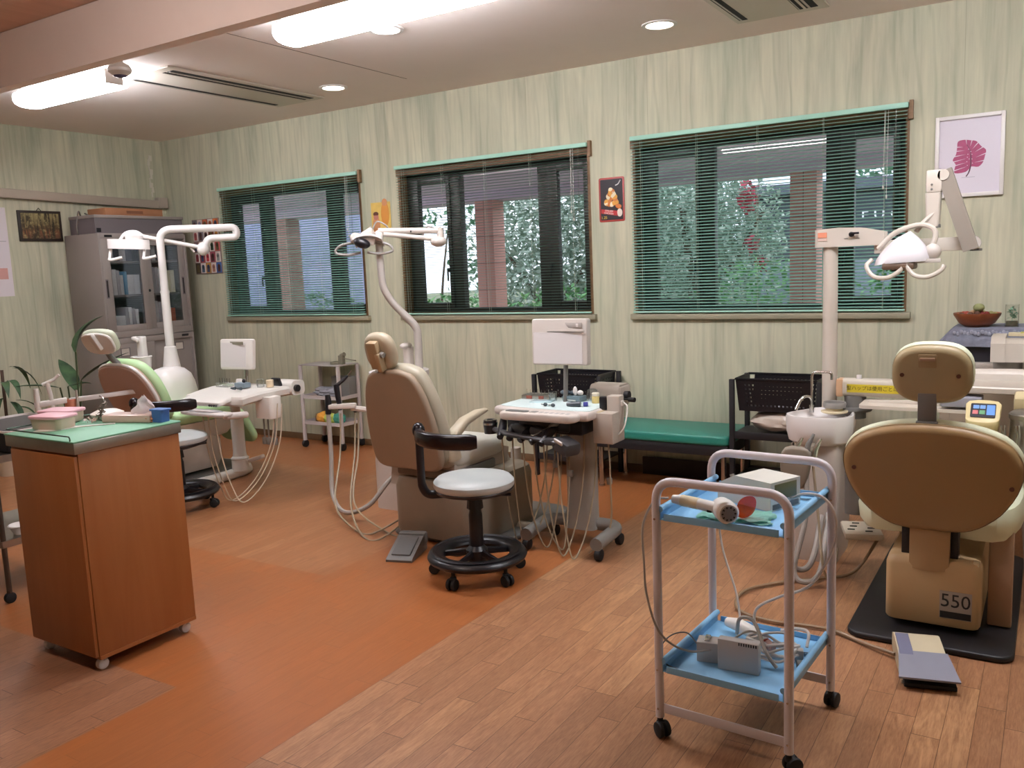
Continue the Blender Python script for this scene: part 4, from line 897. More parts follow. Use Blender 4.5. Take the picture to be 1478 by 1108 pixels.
b = B(); b.loft([[(x, y+.2, z) for x, y in rrect(w_, d_, .03)] for z, w_, d_ in ((.05, .315, .46), (.06, .325, .47), (.27, .325, .47), (.295, .31, .45), (.305, .28, .42))], True, Matrix.Translation((.012, 0, 0))); hb = P('base_housing', b, M('tan_housing', 'c0a278', .45, var=.03), t)
b = B(); b.span((.04, -.0375, .085), (.147, -.0352, .19)); P('badge', b, M('grey_badge', 'a79d93', .5), hb)
text('550', .072, BLACKM, hb, frame((.093, -.038, .152), EX, EZ), 'badge_number', 'black 550', .0004, .95)
b = B(); b.span((.042, -.0382, .087), (.145, -.0372, .112)); P('badge_bar', b, BLACKM, hb)
b = B(); b.box((.155, -.0, .292), (.02, .03, .03), .005); P('switch', b, CREAM, hb)
b = B(); b.pad(rrect(.56, 1.2, .06), .025, .01, Matrix.Translation((.01, .43, 0))); P('base_plate', b, BLACKM, t)
b = B(); b.span((.19, .1, .03), (.27, .16, .4), .006); P('rear_strut', b, TANB, t)
b = B(); b.loft([[(x-.305, y, z) for x, y in rrect(.07, .22, .025)] for z in (.39, .46, .58, .62)], True, Matrix.Translation((0, .25, 0))); P('arm_side', b, DGREY, t)
# foot rest plate at the left of the right chair
b = B(); b.span((-.3, .5, .23), (-.1, .75, .26), .01)
b = B(); b.box((-.335, .52, .21), (.16, .2, .03), .008, (0, 0, .3)); b.m(1)
for k in range(2):
    for q in range(3): b.box((-.37+k*.075, .47+q*.05, .227), (.03, .008, .003), 0, (0, 0, .3))
P('step_plate', b, [M('cream_step', 'b7ab97', .5), DARKHOLE], t)
# foot controllers
t = T('foot_pedal', 'cream and slate foot pedal on the floor behind the right chair', 'foot pedal', (-.345, 3.14, 0), R(14)); t.scale = (.95, 1.35, 1.1)
b = B(); b.loft([[(x, -.09, 0), (x, .13, 0), (x, .13, .05), (x, .1, .062), (x, .0, .06), (x, -.06, .03), (x, -.09, .012)] for x in (-.085, .075)]); P('housing', b, M('cream_pedal', 'cdbfa0', .45), t)
b = B(); b.loft([[(x, .1, .058), (x, .095, .067), (x, -.0, .066), (x, -.03, .052), (x, 0, .05)] for x in (-.08, -.035)]); P('side_button', b, M('slate_blue', '6f6f86', .45), t)
b = B(); b.loft([[(x, -.0, .06), (x, -.0, .05), (x*1.2, -.125, .036), (x*1.2, -.125, .042)] for x in (-.082, .082)]); P('treadle', b, M('slate_pedal', '8a8a96', .4), t)
b = B(); b.span((-.08, -.115, .004), (.09, -.02, .018), .003); P('rubber_base', b, RUBBER, t)
t = T('foot_pedal', 'grey wedge foot pedal on the floor behind the middle chair', 'foot pedal', (-2.79, 3.33, 0), R(18))
b = B(); b.loft([[(x, -.13, 0), (x, .1, 0), (x, .1, .075), (x, .06, .085), (x, -.11, .022), (x, -.13, .012)] for x in (-.07, .07)]); P('housing', b, DGREY, t)
b = B(); b.loft([[(x, -.1, .027), (x, .035, .078), (x, .035, .083), (x, -.1, .032)] for x in (-.05, .05)]); P('treadle', b, M('dark_treadle', '5a5754', .5), t)
b = B(); b.box((0, .085, .06), (.15, .06, .07), .015); P('hinge_cover', b, DGREY, t)
t = T('foot_switch', 'small round grey foot switch beside the wedge pedal', 'foot switch', (-2.575, 3.45, 0))
b = B(); b.pad(rrect(.13, .1, .03), .028, .01); P('housing', b, MGREY, t)
b = B(); b.lathe([(0, .026), (.032, .026), (.03, .036), (0, .038)], seg=24); P('button', b, DGREY, t)
# ---------------------------------------------------------------- instrument tables
def loop(b, p0, low, p1, r=.0042, zf=.006):
    p0, low, p1 = Vector(p0), Vector(low), Vector(p1)
    b.tube([p0, p0.lerp(low, .12)+EZ*((low.z-p0.z)*.3), p0.lerp(low, .5)+EZ*((low.z-p0.z)*.32), low, low.lerp(p1, .5)+EZ*((low.z-p1.z)*.3), p1.lerp(low, .12)+EZ*((low.z-p1.z)*.3), p1], r, 7, n=6)
# middle table on its wheeled stand
t = T('instrument_table', 'wheeled instrument table with pale tray and viewing box, right of the middle chair', 'instrument table', (-2.06, 3.9, 0), 0, 'dental instrument tables')
CG = M('column_grey', '98928a', .42, var=.03)
b = B()
b.loft([[(x, y, z) for x, y in rrect(w_, d_, .03)] for z, w_, d_ in ((.08, .17, .12), (.12, .15, .11), (.5, .15, .11), (.66, .14, .1))]); P('column', b, CG, t)
b = B(); b.tube(fillet([(-.2, -.26, .085), (-.215, .02, .1), (.2, .02, .1), (.2, -.26, .085)], .08, 6), .034, 12, sy=1.0); P('wheeled_base', b, M('grey_base', '7f7d79', .4), t)
for x, y in ((-.205, -.24), (.205, -.24), (-.19, .03), (.19, .03)):
    b = B(); b.cyl((x-.016, y, .03), (x+.016, y, .03), .03, seg=20, bev=.006); b.span((x-.008, y-.012, .03), (x+.008, y+.012, .07), .003); P('caster', b, RUBBER, t)
top = smooth2([(-.44, -.1), (-.4, -.16), (-.1, -.2), (.11, -.2), (.15, -.15), (.14, .15), (.1, .2), (-.38, .2), (-.43, .12)], 3)
b = B(); b.pad(top, .045, .018, Matrix.Translation((0, 0, .68))); P('tray_body', b, M('tray_beige', 'c9beb6', .4, var=.02), t)
b = B(); b.pad([(x*.93-.008, y*.86+.015) for x, y in top], .006, .002, Matrix.Translation((0, 0, .7225))); P('tray_mat', b, M('pale_cyan_mat', 'd4e4e2', .3, var=.02), t)
b = B(); b.pad(rrect(.44, .1, .035), .04, .016, Matrix.Translation((-.11, -.235, .683))); fp = P('control_panel', b, M('panel_beige', 'd0c5bc', .4, var=.02), t)
b = B(); b.pad(rrect(.13, .045, .018), .003, .001, Matrix.Translation((-.235, -.24, .7235))); P('handle_opening', b, DGREY, fp)
b = B(); b.pad(rrect(.04, .04, .006), .002, .0008, Matrix.Translation((-.14, -.235, .7225))); b.pad(rrect(.02, .02, .004), .003, .0008, Matrix.Translation((-.14, -.235, .7232))); P('key', b, MGREY, fp)
b = B()
for k in range(6): b.span((-.105+k*.03, -.25, .7225), (-.087+k*.03, -.222, .7238))
P('key_row', b, M('printed_grey', 'a8a2a0', .5), fp)
b = B(); b.span((-.35, -.17, .6), (.1, .1, .68), .02); P('underbody', b, BLACKM, t)
b = B(); b.tube(fillet([(-.13, .08, .7), (-.13, .1, .95), (-.15, .1, .98)], .02), .018, 10, sy=.6); P('viewer_post', b, DGREY, t)
Mv = frame((-.155, .1, 1.045), (1, .05, 0), (0, .04, 1))
b = B(); b.pad(rrect(.325, .245, .012), .05, .008, Mv @ Matrix.Translation((0, 0, -.025))); vb = P('viewing_box', b, M('viewer_case', 'c9c0b8', .4, var=.02), t)
b = B(); b.prism(rrect(.285, .165, .004), .003, Mv @ Matrix.Translation((-.008, -.032, .0245))); P('film_screen', b, M('opal_screen', 'd8d2d0', .4, var=.01), vb)
b = B(); b.box(Mv @ Vector((0, .058, .026)), (.3, .004, .012), .001); b.m(1).box(Mv @ Vector((.0, .0535, .027)), (.29, .003, .004)); P('clip_bar', b, [LGREY, DGREY], vb)
for dx in (.107, .127):
    b = B(); b.box(Mv @ Vector((dx, .088, .026)), (.014, .005, .018), .001); P('switch', b, WHITE, vb)
b = B(); b.box(Mv @ Vector((.085, .088, .0255)), (.1, .003, .028), .001); P('switch_plate', b, M('switch_plate', 'ada59f', .5), vb)
b = B(); b.loft([[(x+.15, y, z) for y, z in rrect(.14, .12, .03)] for x in (-.12, .05)], True, Matrix.Translation((-.08, .28, .745))); b.box((.12, .28, .745), (.02, .13, .1), .01); hd = P('hose_housing', b, GREYW, t)
b = B(); b.cyl((.128, .27, .745), (.155, .27, .745), .024, seg=18); P('knob', b, BLACK, hd)
b = B(); b.cyl((.128, .24, .73), (.18, .23, .73), .006, seg=8); b.cyl((.17, .232, .73), (.205, .225, .73), .013, seg=12); P('crank', b, BLACK, hd)
b = B(); b.span((.13, -.12, .56), (.24, -.04, .715), .006); b.span((.17, -.04, .56), (.24, .02, .79), .006); b.m(1).span((.135, -.11, .71), (.165, -.05, .718)); b.m(2).box((.15, -.03, .75), (.04, .03, .07), .008); P('side_pocket', b, [GREYW, M('sand_flap', 'c2b08c', .5), BLACK], t)
b = B(); b.box((.232, -.005, .75), (.03, .035, .03), .008); b.tube([(.25, -.005, .755), (.275, -.02, .73), (.27, -.05, .64), (.24, -.06, .6)], .004, 7, n=5); P('white_lead', b, WHITEP, t)
# instrument holder arm
b = B(); b.tube(fillet([(-.47, -.13, .6), (-.3, -.23, .597), (.02, -.3, .59), (.1, -.25, .56)], .05), .014, 10, sy=1.2); b.box((-.12, -.12, .645), (.3, .12, .06), .012); b.box((-.25, -.17, .62), (.12, .08, .05), .02, (0, 0, -.3)); b.box((-.12, -.2, .615), (.12, .07, .05), .018, (0, .2, -.2)); b.box((.06, -.27, .57), (.12, .1, .07), .02, (0, .25, -.4)); b.box((.0, -.27, .59), (.11, .07, .035), .012, (0, 0, .25)); ho = P('instrument_holder', b, M('charcoal_holder', '3a383a', .35), t)
b = B(); b.box((.045, -.325, .6), (.06, .01, .02), .003, (.3, .25, -.4)); P('grey_tag', b, LGREY, ho)
b = B(); b.lathe([(0, -.035), (.034, -.035), (.036, -.01), (.038, .01), (.036, .035), (.03, .036), (0, .03)], (-.47, -.14, .61), 22); P('cup_ring', b, BLACK, ho)
b = B(); b.lathe([(.0365, .012), (.0395, .012), (.0395, .024), (.0365, .024), (.0365, .012)], (-.47, -.14, .61), 22); b.lathe([(.02, .034), (.034, .036), (.034, .039), (.018, .038)], (-.47, -.14, .61), 22); P('chrome_ring', b, CHROME, ho)
hx = [-.36, -.29, -.215, -.14, -.07]
for i, x in enumerate(hx):
    y0 = -.2-.02*i; dx = (-.05, -.04, .03, .1, .02)[i]
    b = B(); b.tube([(x+.0, y0-.02, .575), (x+dx*.4, y0+.04, .61), (x+dx, y0+.1, .64)], [.017, .024, .02], 10); P('handpiece', b, BLACK, ho)
    b = B(); b.tube([(x+dx, y0+.1, .64), (x+dx*1.4, y0+.12, .655), (x+dx*1.5, y0+.11, .672)], [.009, .006], 8); P('handpiece_tip', b, CHROME, ho)
b = B(); b.ell((-.05, -.19, .655), (.03, .018, .013), (0, -.3, .4)); b.tube([(-.07, -.19, .645), (-.13, -.27, .605)], .006, 8); P('steel_lever', b, STEEL, ho)
for i, (x0, y0, lx, ly, x1, y1) in enumerate(((-.36, -.2, -.28, -.19, -.2, .0), (-.29, -.21, -.21, -.25, -.14, -.02), (-.215, -.23, -.11, -.2, -.09, -.05), (-.14, -.25, -.02, -.2, -.04, -.06), (-.07, -.27, .03, -.28, .05, -.06), (.02, -.29, .1, -.3, .12, -.06))):
    b = B(); loop(b, (x0, y0, .575), (lx, ly, .012), (x1, y1, .6)); P('hose', b, HOSE, t)
for x, z in ((.19, .36), (-.12, .42), (-.03, .38)):
    b = B(); b.box((x, -.07, z), (.026, .02, .035), .005); P('hose_clamp', b, MGREY, t)
b = B(); b.tube([(.19, -.07, .56), (.2, -.08, .38), (.2, -.1, .12), (.13, -.2, .015)], .0042, 7, n=6); P('hose', b, HOSE, t)
b = B(); b.tube([(-.2, .0, .05), (-.4, .02, .025), (-.62, -.02, .06), (-.72, .05, .1)], [.025, .03, .035, .04], 12, n=6); O('supply_conduit', b, M('pale_conduit', 'b5a896', .5), 'thick pale conduit on the floor joining the middle table to the chair', 'conduit', (-2.06, 3.9, 0))
# small things on the middle table
tz = .7285
def on2(x, y, z=0): return (-2.06+x, 3.9+y, tz+z)
b = B(); b.span((-.08, -.05, 0), (.08, .05, .022), .002); b.m(1)
for k in range(2): b.span((-.05+k*.075, -.052, .004), (-.015+k*.07, -.048, .02))
b.m(2)
for k in range(7): b.cyl((-.07+k*.022, .0, .02), (-.07+k*.022, .0, .05-.004*(k % 3)), .0014, seg=6)
O('bur_stand', b, [STEEL, M('red_brown_window', '8a4a3a', .5), CHROME], 'steel bur stand with reddish windows at the back left of the middle table', 'bur stand', on2(-.33, .14), R(4))
b = B(); b.span((-.06, -.04, 0), (.06, .04, .004), .001); O('glass_slab', b, M('pale_blue_slab', 'bcd6da', .15), 'thin pale blue slab lying flat on the middle table', 'slab', on2(-.25, .04), R(12))
b = B(); b.lathe([(0, 0), (.022, 0), (.024, .048), (.022, .05), (.021, .004), (0, .003)], seg=22); O('plastic_cup', b, CLEAR, 'clear plastic cup on the middle table left of the tool block', 'cup', on2(-.2, .07))
b = B(); b.span((-.055, -.035, 0), (.055, .035, .03), .003); b.m(1).span((-.05, -.036, .004), (.03, -.034, .012)); O('tool_block', b, [M('slate_block', '5e7078', .4), CHROME], 'slate blue block of tools on the middle table', 'tool block', on2(-.09, .11), R(-6))
b = B(); b.ell((0, 0, .025), (.013, .006, .025)); b.ell((.025, .01, .015), (.018, .014, .014)); O('spray_nozzle', b, [WHITE], 'white tag shaped nozzle standing on the slate tool block', 'nozzle', on2(-.08, .1, .03))
b = B(); b.ell((-.02, 0, .014), (.03, .018, .014)); b.ell((.02, .01, .012), (.02, .02, .012)); O('cotton_wrap', b, [M('dark_wrap', '54606a', .6)], 'dark wrapped bundle lying on the left of the slate tool block', 'bundle', on2(-.125, .11, .03))
b = B(); b.lathe([(0, 0), (.018, 0), (.02, .004), (.02, .034), (.017, .038), (0, .038)], seg=22); b.m(1).lathe([(.0175, .038), (.02, .038), (.02, .052), (.016, .055), (0, .055)], seg=22); O('pill_bottle', b, [M('amber_label', 'd9c07c', .4, var=.2, scale=50), M('ivory_cap', 'ddd2bc', .4)], 'small bottle with ivory cap and amber label at the back right of the middle table', 'bottle', on2(.05, .08))
b = B(); b.lathe([(0, 0), (.028, 0), (.03, .03), (.027, .055), (.02, .06), (0, .06)], seg=22); O('glass_jar', b, CLEAR, 'clear glass jar behind the ivory capped bottle on the middle table', 'jar', on2(-.01, .16))
for (x, y), l in (((-.16, -.09), 'dark rubber polisher at the front of the middle table, left of the pair'), ((-.11, -.1), 'dark rubber polisher at the front of the middle table, right of the pair')):
    b = B(); b.tube([(-.03, .02, .006), (0, 0, .008)], .003, 8); b.m(1).ell((.008, -.005, .01), (.012, .009, .0095)); O('polisher', b, [STEEL, M('dark_rubber', '3f474c', .6)], l, 'polisher', on2(x, y))
b = B(); b.tube([(-.04, -.01, .012), (.0, 0, .014), (.03, .01, .014)], [.009, .013, .015], 12); b.m(1).box((.05, .025, .012), (.025, .02, .022), .004, (0, 0, .5)); O('loupe', b, [M('smoke_tube', '3c4048', .3), M('violet_blue', '4a4a9a', .4)], 'dark tube with a violet clip at the front right of the middle table', 'tube', on2(.0, -.06))
b = B(); b.pad(sup(.035, .03, 2.2, 24), .012, .005); O('clear_tray', b, CLEAR, 'small clear dish at the right of the middle table', 'dish', on2(-.03, .0))
# far left table
t = T('instrument_table', 'white instrument table with sloping front and small viewing screen at the far left chair', 'instrument table', (-4.76, 3.95, 0), 0, 'dental instrument tables')
b = B(); b.lathe([(.0, .06), (.062, .06), (.062, .15), (.056, .16), (.05, .165), (.046, .2), (.046, .44), (0, .44)], (-.25, .2, 0), 24); b.lathe([(.063, .145), (.066, .15), (.063, .155)], (-.25, .2, 0), 24); P('column', b, WHITEP, t)
b = B(); b.box((-.11, .23, .15), (.12, .06, .03), .01, (0, -.3, .3)); P('foot_plate', b, LGREY, t)
b = B(); b.tube(fillet([(-.25, .2, .42), (-.24, .18, .6), (-.12, .08, .64)], .06), .035, 10); P('swing_arm', b, LGREY, t)
top = smooth2([(-.2, -.22), (-.14, -.26), (.3, -.24), (.34, -.18), (.36, .15), (.3, .2), (-.2, .2), (-.26, .1)], 3)
b = B(); b.loft([[(x*k, y*k, z-.1*max(0, -y-.05)) for x, y in top] for z, k in ((.64, .9), (.655, .98), (.69, 1), (.705, .97), (.708, .85))]); P('tray_body', b, WHITEP, t)
b = B(); b.pad(rrect(.4, .13, .03), .03, .012, frame((.05, -.28, .648), (1, .03, 0), (0, 1, .22))); fp = P('control_panel', b, WHITEP, t)
b = B()
for k in range(4): b.cyl((.16+k*.022, -.345, .645), (.16+k*.022, -.352, .643), .007, seg=10)
P('key_row', b, BLACK, fp)
b = B(); b.tube([(-.0, .1, .7), (.0, .11, .8), (.0, .11, .84)], .016, 10); P('viewer_post', b, CHROME, t)
Mv = frame((-.06, .1, .925), (1, .12, 0), (0, .1, 1)) @ Matrix.Scale(1.12, 4)
b = B(); b.pad(rrect(.265, .19, .015), .03, .008, Mv @ Matrix.Translation((0, 0, -.015))); vb = P('viewing_box', b, WHITEP, t)
b = B(); b.prism(rrect(.2, .15, .004), .002, Mv @ Matrix.Translation((-.022, -.005, .0145))); P('film_screen', b, M('opal_screen', 'd8d2d0', .4, var=.01), vb)
b = B(); b.box(Mv @ Vector((-.022, .07, .016)), (.2, .004, .02), .001); P('hood_strip', b, M('olive_strip', '8d8574', .5), vb)
b = B(); b.loft([[(x+.36, y, z) for y, z in rrect(.12, .1, .03)] for x in (-.16, .02)], True, Matrix.Translation((0, .22, .69))); hd = P('hose_housing', b, WHITEP, t)
b = B(); b.cyl((.38, .2, .69), (.4, .2, .69), .024, seg=16); P('knob', b, BLACK, hd)
b = B(); b.box((.26, .14, .735), (.08, .02, .06), .006, (.3, 0, 0)); P('black_socket', b, BLACK, hd)
b = B(); b.loft([[(x+.34, y-.02, z) for x, y in rrect(w_, .1, .02)] for z, w_ in ((.52, .15), (.53, .16), (.66, .16), (.665, .155))]); P('waste_pocket', b, WHITEP, t)
b = B(); b.pad(smooth2([(-.16, -.05), (.2, -.06), (.24, 0), (.2, .05), (.02, .05), (-.16, .0)], 3), .02, .009, Matrix.Translation((.12, -.36, .585))); b.tube([(.33, -.37, .585), (.33, -.2, .57)], .022, 10); ho = P('instrument_holder', b, M('pale_holder', 'd8cfcb', .4), t)
for k in range(5):
    b = B(); x = -.01+k*.06; b.tube([(x+.03, -.33, .6), (x, -.37, .612), (x-.05, -.42, .622)], [.011, .012, .008], 8); P('handpiece', b, M('pale_steel', 'b9b7ba', .3, .6), ho)
for i, (x0, lx, x1) in enumerate(((.1, .22, .3), (.15, .26, .33), (.22, .34, .37))):
    b = B(); loop(b, (x0, -.36, .58), (lx+.02, -.3, .012), (x1+.1, -.02, .62)); P('hose', b, M('cream_hose', 'c8b8a2', .5), t)
for i, (x, l) in enumerate(((.24, 0), (.28, .02), (.34, .05))):
    b = B(); b.tube([(x, .02, .62), (x+.02, .0, .4), (x+.04, -.02, .36)], .006, 7, n=4); b.box((x+.04, -.02, .36), (.03, .025, .05), .006); P('hose_clamp', b, MGREY, t)
tz = .709
def on1(x, y, z=0): return (-4.76+x, 3.95+y, tz+z)
b = B(); b.span((-.06, -.03, 0), (.06, .03, .03), .002); b.m(1)
for k in range(5): b.cyl((-.05+k*.025, 0, .03), (-.05+k*.025, 0, .06), .0018, seg=6)
O('bur_stand', b, [CLEAR, BLACKM], 'clear block of thin burs on the far left table, in front of its screen', 'bur stand', on1(-.1, .0))
b = B(); b.span((-.05, -.03, 0), (.05, .03, .035), .004); b.m(1).ell((.015, 0, .045), (.012, .012, .015)); O('tool_block', b, [M('blue_grey_block', '7d8c96', .4), BLACK], 'blue grey tool block on the far left table', 'tool block', on1(.08, .0))
b = B(); b.lathe([(0, 0), (.022, 0), (.022, .04), (.018, .05), (0, .05)], seg=20); O('pill_bottle', b, WHITE, 'white bottle on the far left table between the burs and the blue block', 'bottle', on1(-.01, .05))
b = B(); b.lathe([(0, 0), (.025, 0), (.027, .05), (.02, .055), (0, .055)], seg=20); O('glass_jar', b, CLEAR, 'clear jar at the right of the far left table', 'jar', on1(.19, .06))
b = B(); b.lathe([(0, 0), (.024, 0), (.026, .045), (.022, .05), (0, .05)], seg=20); O('paper_cup', b, M('sand_cup', 'd9c4a4', .6), 'sand coloured cup beside the black socket of the far left table', 'cup', on1(.26, .08))
for x, l in ((.1, 'left'), (.16, 'right')):
    b = B(); b.tube([(-.03, .01, .008), (.02, 0, .01)], [.006, .011], 10); O('polisher', b, M('dark_rubber', '3f474c', .6), 'dark polisher at the front of the far left table, %s of the pair' % l, 'polisher', on1(x, -.1))
# ---------------------------------------------------------------- cuspidor units
UNITG = 'spittoon units beside the chairs'
BIGH = M('corrugated_hose', '9c948c', .5, var=.05)
# right
t = T('cuspidor_unit', 'white spittoon unit with a chrome arched tap, left of the right chair', 'spittoon', (-.93, 4.22, 0), 0, UNITG)
bo = smooth2([(-.15, -.05), (-.1, -.13), (0, -.155), (.1, -.13), (.155, -.05), (.14, .05), (.12, .14), (-.03, .16), (-.09, .08)], 3)
b = B(); b.loft([[(x*k, y*k, z) for x, y in bo] for z, k in ((.56, .8), (.575, .92), (.62, .99), (.685, 1.01), (.697, .99), (.697, .93), (.68, .86), (.655, .6), (.65, .2))]); P('basin', b, WHITE, t)
b = B(); b.loft([[(x, y+.02, z) for x, y in rrect(w_, d_, .04)] for z, w_, d_ in ((0, .2, .3), (.03, .21, .31), (.3, .22, .32), (.575, .22, .25))]); b.span((-.115, -.1, .03), (-.111, -.05, .56)); P('pedestal', b, M('pedestal_beige', 'b7aca2', .4, var=.03), t)
b = B(); b.tube(fillet([(-.06, .07, .69), (-.06, .07, .885), (.035, .06, .885), (.035, .06, .85)], .03), .0065, 10); b.cyl((-.06, .07, .685), (-.06, .07, .72), .012, seg=14); P('cup_filler_tap', b, CHROME, t)
b = B(); b.tube(fillet([(-.05, .04, .69), (-.055, .04, .77), (-.09, .0, .77), (-.11, -.03, .71)], .03), [.006, .008], 10); P('bowl_rinse_tap', b, CHROME, t)
b = B(); b.lathe([(0, .696), (.06, .698), (.062, .705), (.04, .708), (.035, .72), (0, .72)], (.055, .03, 0), 24); P('cup_stand', b, CREAM, t)
b = B(); b.lathe([(.035, .718), (.05, .722), (.054, .738), (.05, .748), (.046, .746), (.046, .728), (.0, .724)], (.055, .03, 0), 24); P('drain_strainer', b, MGREY, t)
b = B(); b.lathe([(0, .69), (.1, .69), (.105, .7), (.1, .715), (0, .716)], (.1, .16, 0), 24); P('swivel_collar', b, DGREY, t)
b = B(); b.pad(smooth2([(-.05, -.09), (.03, -.1), (.06, 0), (.05, .08), (-.05, .08), (-.07, 0)]), .04, .015, frame((-.02, -.36, .52), (1, 0, 0), (0, 0, 1))); b.tube([(-.02, -.33, .56), (.0, -.15, .56)], .02, 8); h3 = P('suction_holder', b, M('taupe_holder', '857a6c', .45), t)
for i, (dx, dz) in enumerate(((-.03, .6), (.02, .62), (.05, .6))):
    b = B(); b.tube([(dx, -.38, dz-.05), (dx+.01, -.375, dz+.0), (dx+.03, -.36, dz+.045)], [.015, .012, .006], 8); P('suction_handle', b, [CHROME, DGREY, CHROME][i], h3)
b = B(); b.tube([(-.03, -.37, .5), (-.05, -.38, .3), (-.05, -.4, .1), (.0, -.38, .04), (.04, -.33, .08), (.05, -.2, .25)], .014, 9, n=6); P('suction_hose', b, BIGH, t)
b = B(); b.tube([(.02, -.37, .5), (.03, -.42, .3), (.0, -.5, .08), (.05, -.5, .03), (.09, -.4, .06), (.07, -.15, .25)], .012, 9, n=6); P('suction_hose', b, BIGH, t)
b = B(); b.tube([(.05, -.37, .52), (.08, -.4, .3), (.12, -.48, .1), (.14, -.4, .02), (.12, -.2, .1)], .006, 7, n=6); P('suction_hose', b, HOSE, t)
cable([(-.62, 3.98, .2), (-.72, 3.95, .03), (-.84, 3.85, .012), (-.99, 3.72, .012), (-1.1, 3.55, .012), (-1.07, 3.36, .012), (-.93, 3.29, .012), (-.7, 3.31, .012), (-.55, 3.24, .012), (-.44, 3.18, .02)], .007, 'brown cable running over the floor from the right spittoon to the cream pedal', M('brown_cable', '8d7458', .5))
# middle
t = T('cuspidor_unit', 'spittoon unit mostly hidden behind the middle chair, with black suction handles on its bracket', 'spittoon', (-3.42, 4.1, 0), 0, UNITG)
b = B(); b.lathe([(0, .7), (.1, .7), (.15, .74), (.185, .82), (.185, .845), (.17, .84), (.12, .78), (0, .76)], (-.0, 0, 0), 32); P('basin', b, WHITE, t)
b = B(); b.loft([[(x+.02, y, z) for x, y in rrect(w_, d_, .06)] for z, w_, d_ in ((0, .3, .32), (.3, .3, .32), (.6, .26, .28), (.72, .2, .2))]); P('pedestal', b, LGREY, t)
b = B(); b.loft([[(x, y, z) for x, y in rrect(.05, .06, .015)] for z in (.82, .98)], True, Matrix.Translation((.0, .1, 0))); b.ell((0, .08, .99), (.028, .05, .02)); P('cup_filler', b, LGREY, t)
b = B(); b.box((-.27, -.235, .645), (.17, .05, .03), .006, (0, 0, .6)); b.tube([(-.23, -.2, .63), (-.1, -.1, .6)], .018, 8); h3 = P('suction_holder', b, LGREY, t)
b = B(); b.tube([(-.34, -.29, .6), (-.335, -.285, .68), (-.34, -.285, .72)], [.018, .02, .016], 10); P('suction_handle', b, BLACK, h3)
b = B(); b.tube([(-.285, -.24, .62), (-.295, -.245, .73), (-.3, -.245, .78)], [.014, .018, .018], 10); b.tube([(-.3, -.245, .77), (-.26, -.21, .81), (-.24, -.2, .83)], [.013, .007], 8); P('suction_handle', b, BLACK, h3)
b = B(); b.tube([(-.24, -.2, .83), (-.225, -.185, .86)], .004, 6); P('spray_tip', b, CHROME, h3)
b = B(); b.tube([(-.22, -.18, .6), (-.215, -.175, .64)], .01, 8); P('suction_handle', b, BLACK, h3)
b = B(); b.tube([(-.34, -.29, .6), (-.33, -.3, .35), (-.28, -.36, .12), (-.1, -.45, .05), (.05, -.4, .1), (.15, -.3, .25), (.3, -.2, .34)], .014, 9, n=7); P('suction_hose', b, BIGH, t)
for i, (x, y, fx, fy, ex) in enumerate(((-.285, -.24, .12, -.6, .38), (-.22, -.18, .22, -.66, .4), (-.2, -.17, .3, -.55, .38))):
    b = B(); b.tube([(x, y, .6), (x+.02, y-.05, .35), (x+.15, y-.25, .1), (fx, fy, .012), (fx+.13, fy+.02, .012), (ex-.02, -.35, .12), (ex+.05, -.25, .33)], .0055, 7, n=7); P('suction_hose', b, HOSE, t)
# left
t = T('cuspidor_unit', 'rounded white spittoon unit behind the far left chair, carrying the bent lamp pole', 'spittoon', (-5.62, 4.05, 0), 0, UNITG)
b = B(); b.loft([[(x+ox, y, z) for x, y in sup(w_, d_, 2.6, 28)] for z, w_, d_, ox in ((0, .16, .2, 0), (.3, .16, .2, 0), (.5, .17, .2, 0), (.62, .175, .2, .0), (.7, .165, .18, .005), (.76, .14, .15, .015), (.8, .095, .1, .03), (.815, .05, .06, .03))]); P('body', b, WHITE, t)
b = B(); b.lathe([(.068, .72), (.062, .82), (.05, .9), (.042, .96), (.036, .965), (.03, .94), (0, .94)], (-.02, .06, 0), 24); P('pole_socket', b, WHITE, t)
b = B(); b.lathe([(0, .74), (.05, .74), (.062, .8), (.07, .89), (.076, .9), (.07, .905), (.062, .86), (0, .8)], (-.15, -.1, 0), 26); P('basin', b, WHITE, t)
b = B(); b.loft([[(x, y, z) for x, y in rrect(w_, .05, .015)] for z, w_ in ((.84, .075), (1.0, .07), (1.04, .075), (1.05, .06))], True, Matrix.Translation((-.16, -.08, 0))); b.box((-.185, -.1, 1.03), (.08, .05, .03), .012, (0, .25, 0)); P('cup_filler', b, WHITE, t)
b = B(); b.lathe([(0, 0), (.016, 0), (.016, .004), (0, .004)], (.06, -.185, .64), 18, (.2, -1, .1)); P('emblem', b, DGREY, t)
# assistant bracket of the left chair
t = T('assistant_arm', 'white suction bracket with two handpieces and an orange cup, left of the far left chair', 'suction bracket', (-5.5, 3.08, 0))
b = B(); b.box((0, 0, .7), (.19, .05, .035), .006, (0, -.08, 1.02)); b.box((.15, .28, .712), (.42, .035, .03), .006, (0, -.05, 1.0)); P('bracket', b, WHITE, t)
b = B(); b.tube([(-.03, -.07, .64), (-.03, -.07, .74), (-.03, -.07, .8)], [.018, .018, .014], 10); P('handpiece', b, WHITEP, t)
b = B(); b.tube([(.02, -.0, .64), (.01, -.0, .74), (0, -.01, .83)], [.012, .013, .015], 10); b.tube([(-.02, -.03, .82), (.03, .02, .85), (.06, .04, .88)], [.012, .009], 8); P('handpiece', b, WHITEP, t)
b = B(); b.tube([(.1, .12, .63), (.1, .12, .77)], [.011, .007], 8); P('handpiece', b, GREYW, t)
b = B(); b.lathe([(0, .65), (.032, .65), (.036, .71), (.034, .712), (.03, .66), (0, .655)], (.05, .1, 0), 20); P('cup', b, M('orange_cup', 'c98268', .5), t)
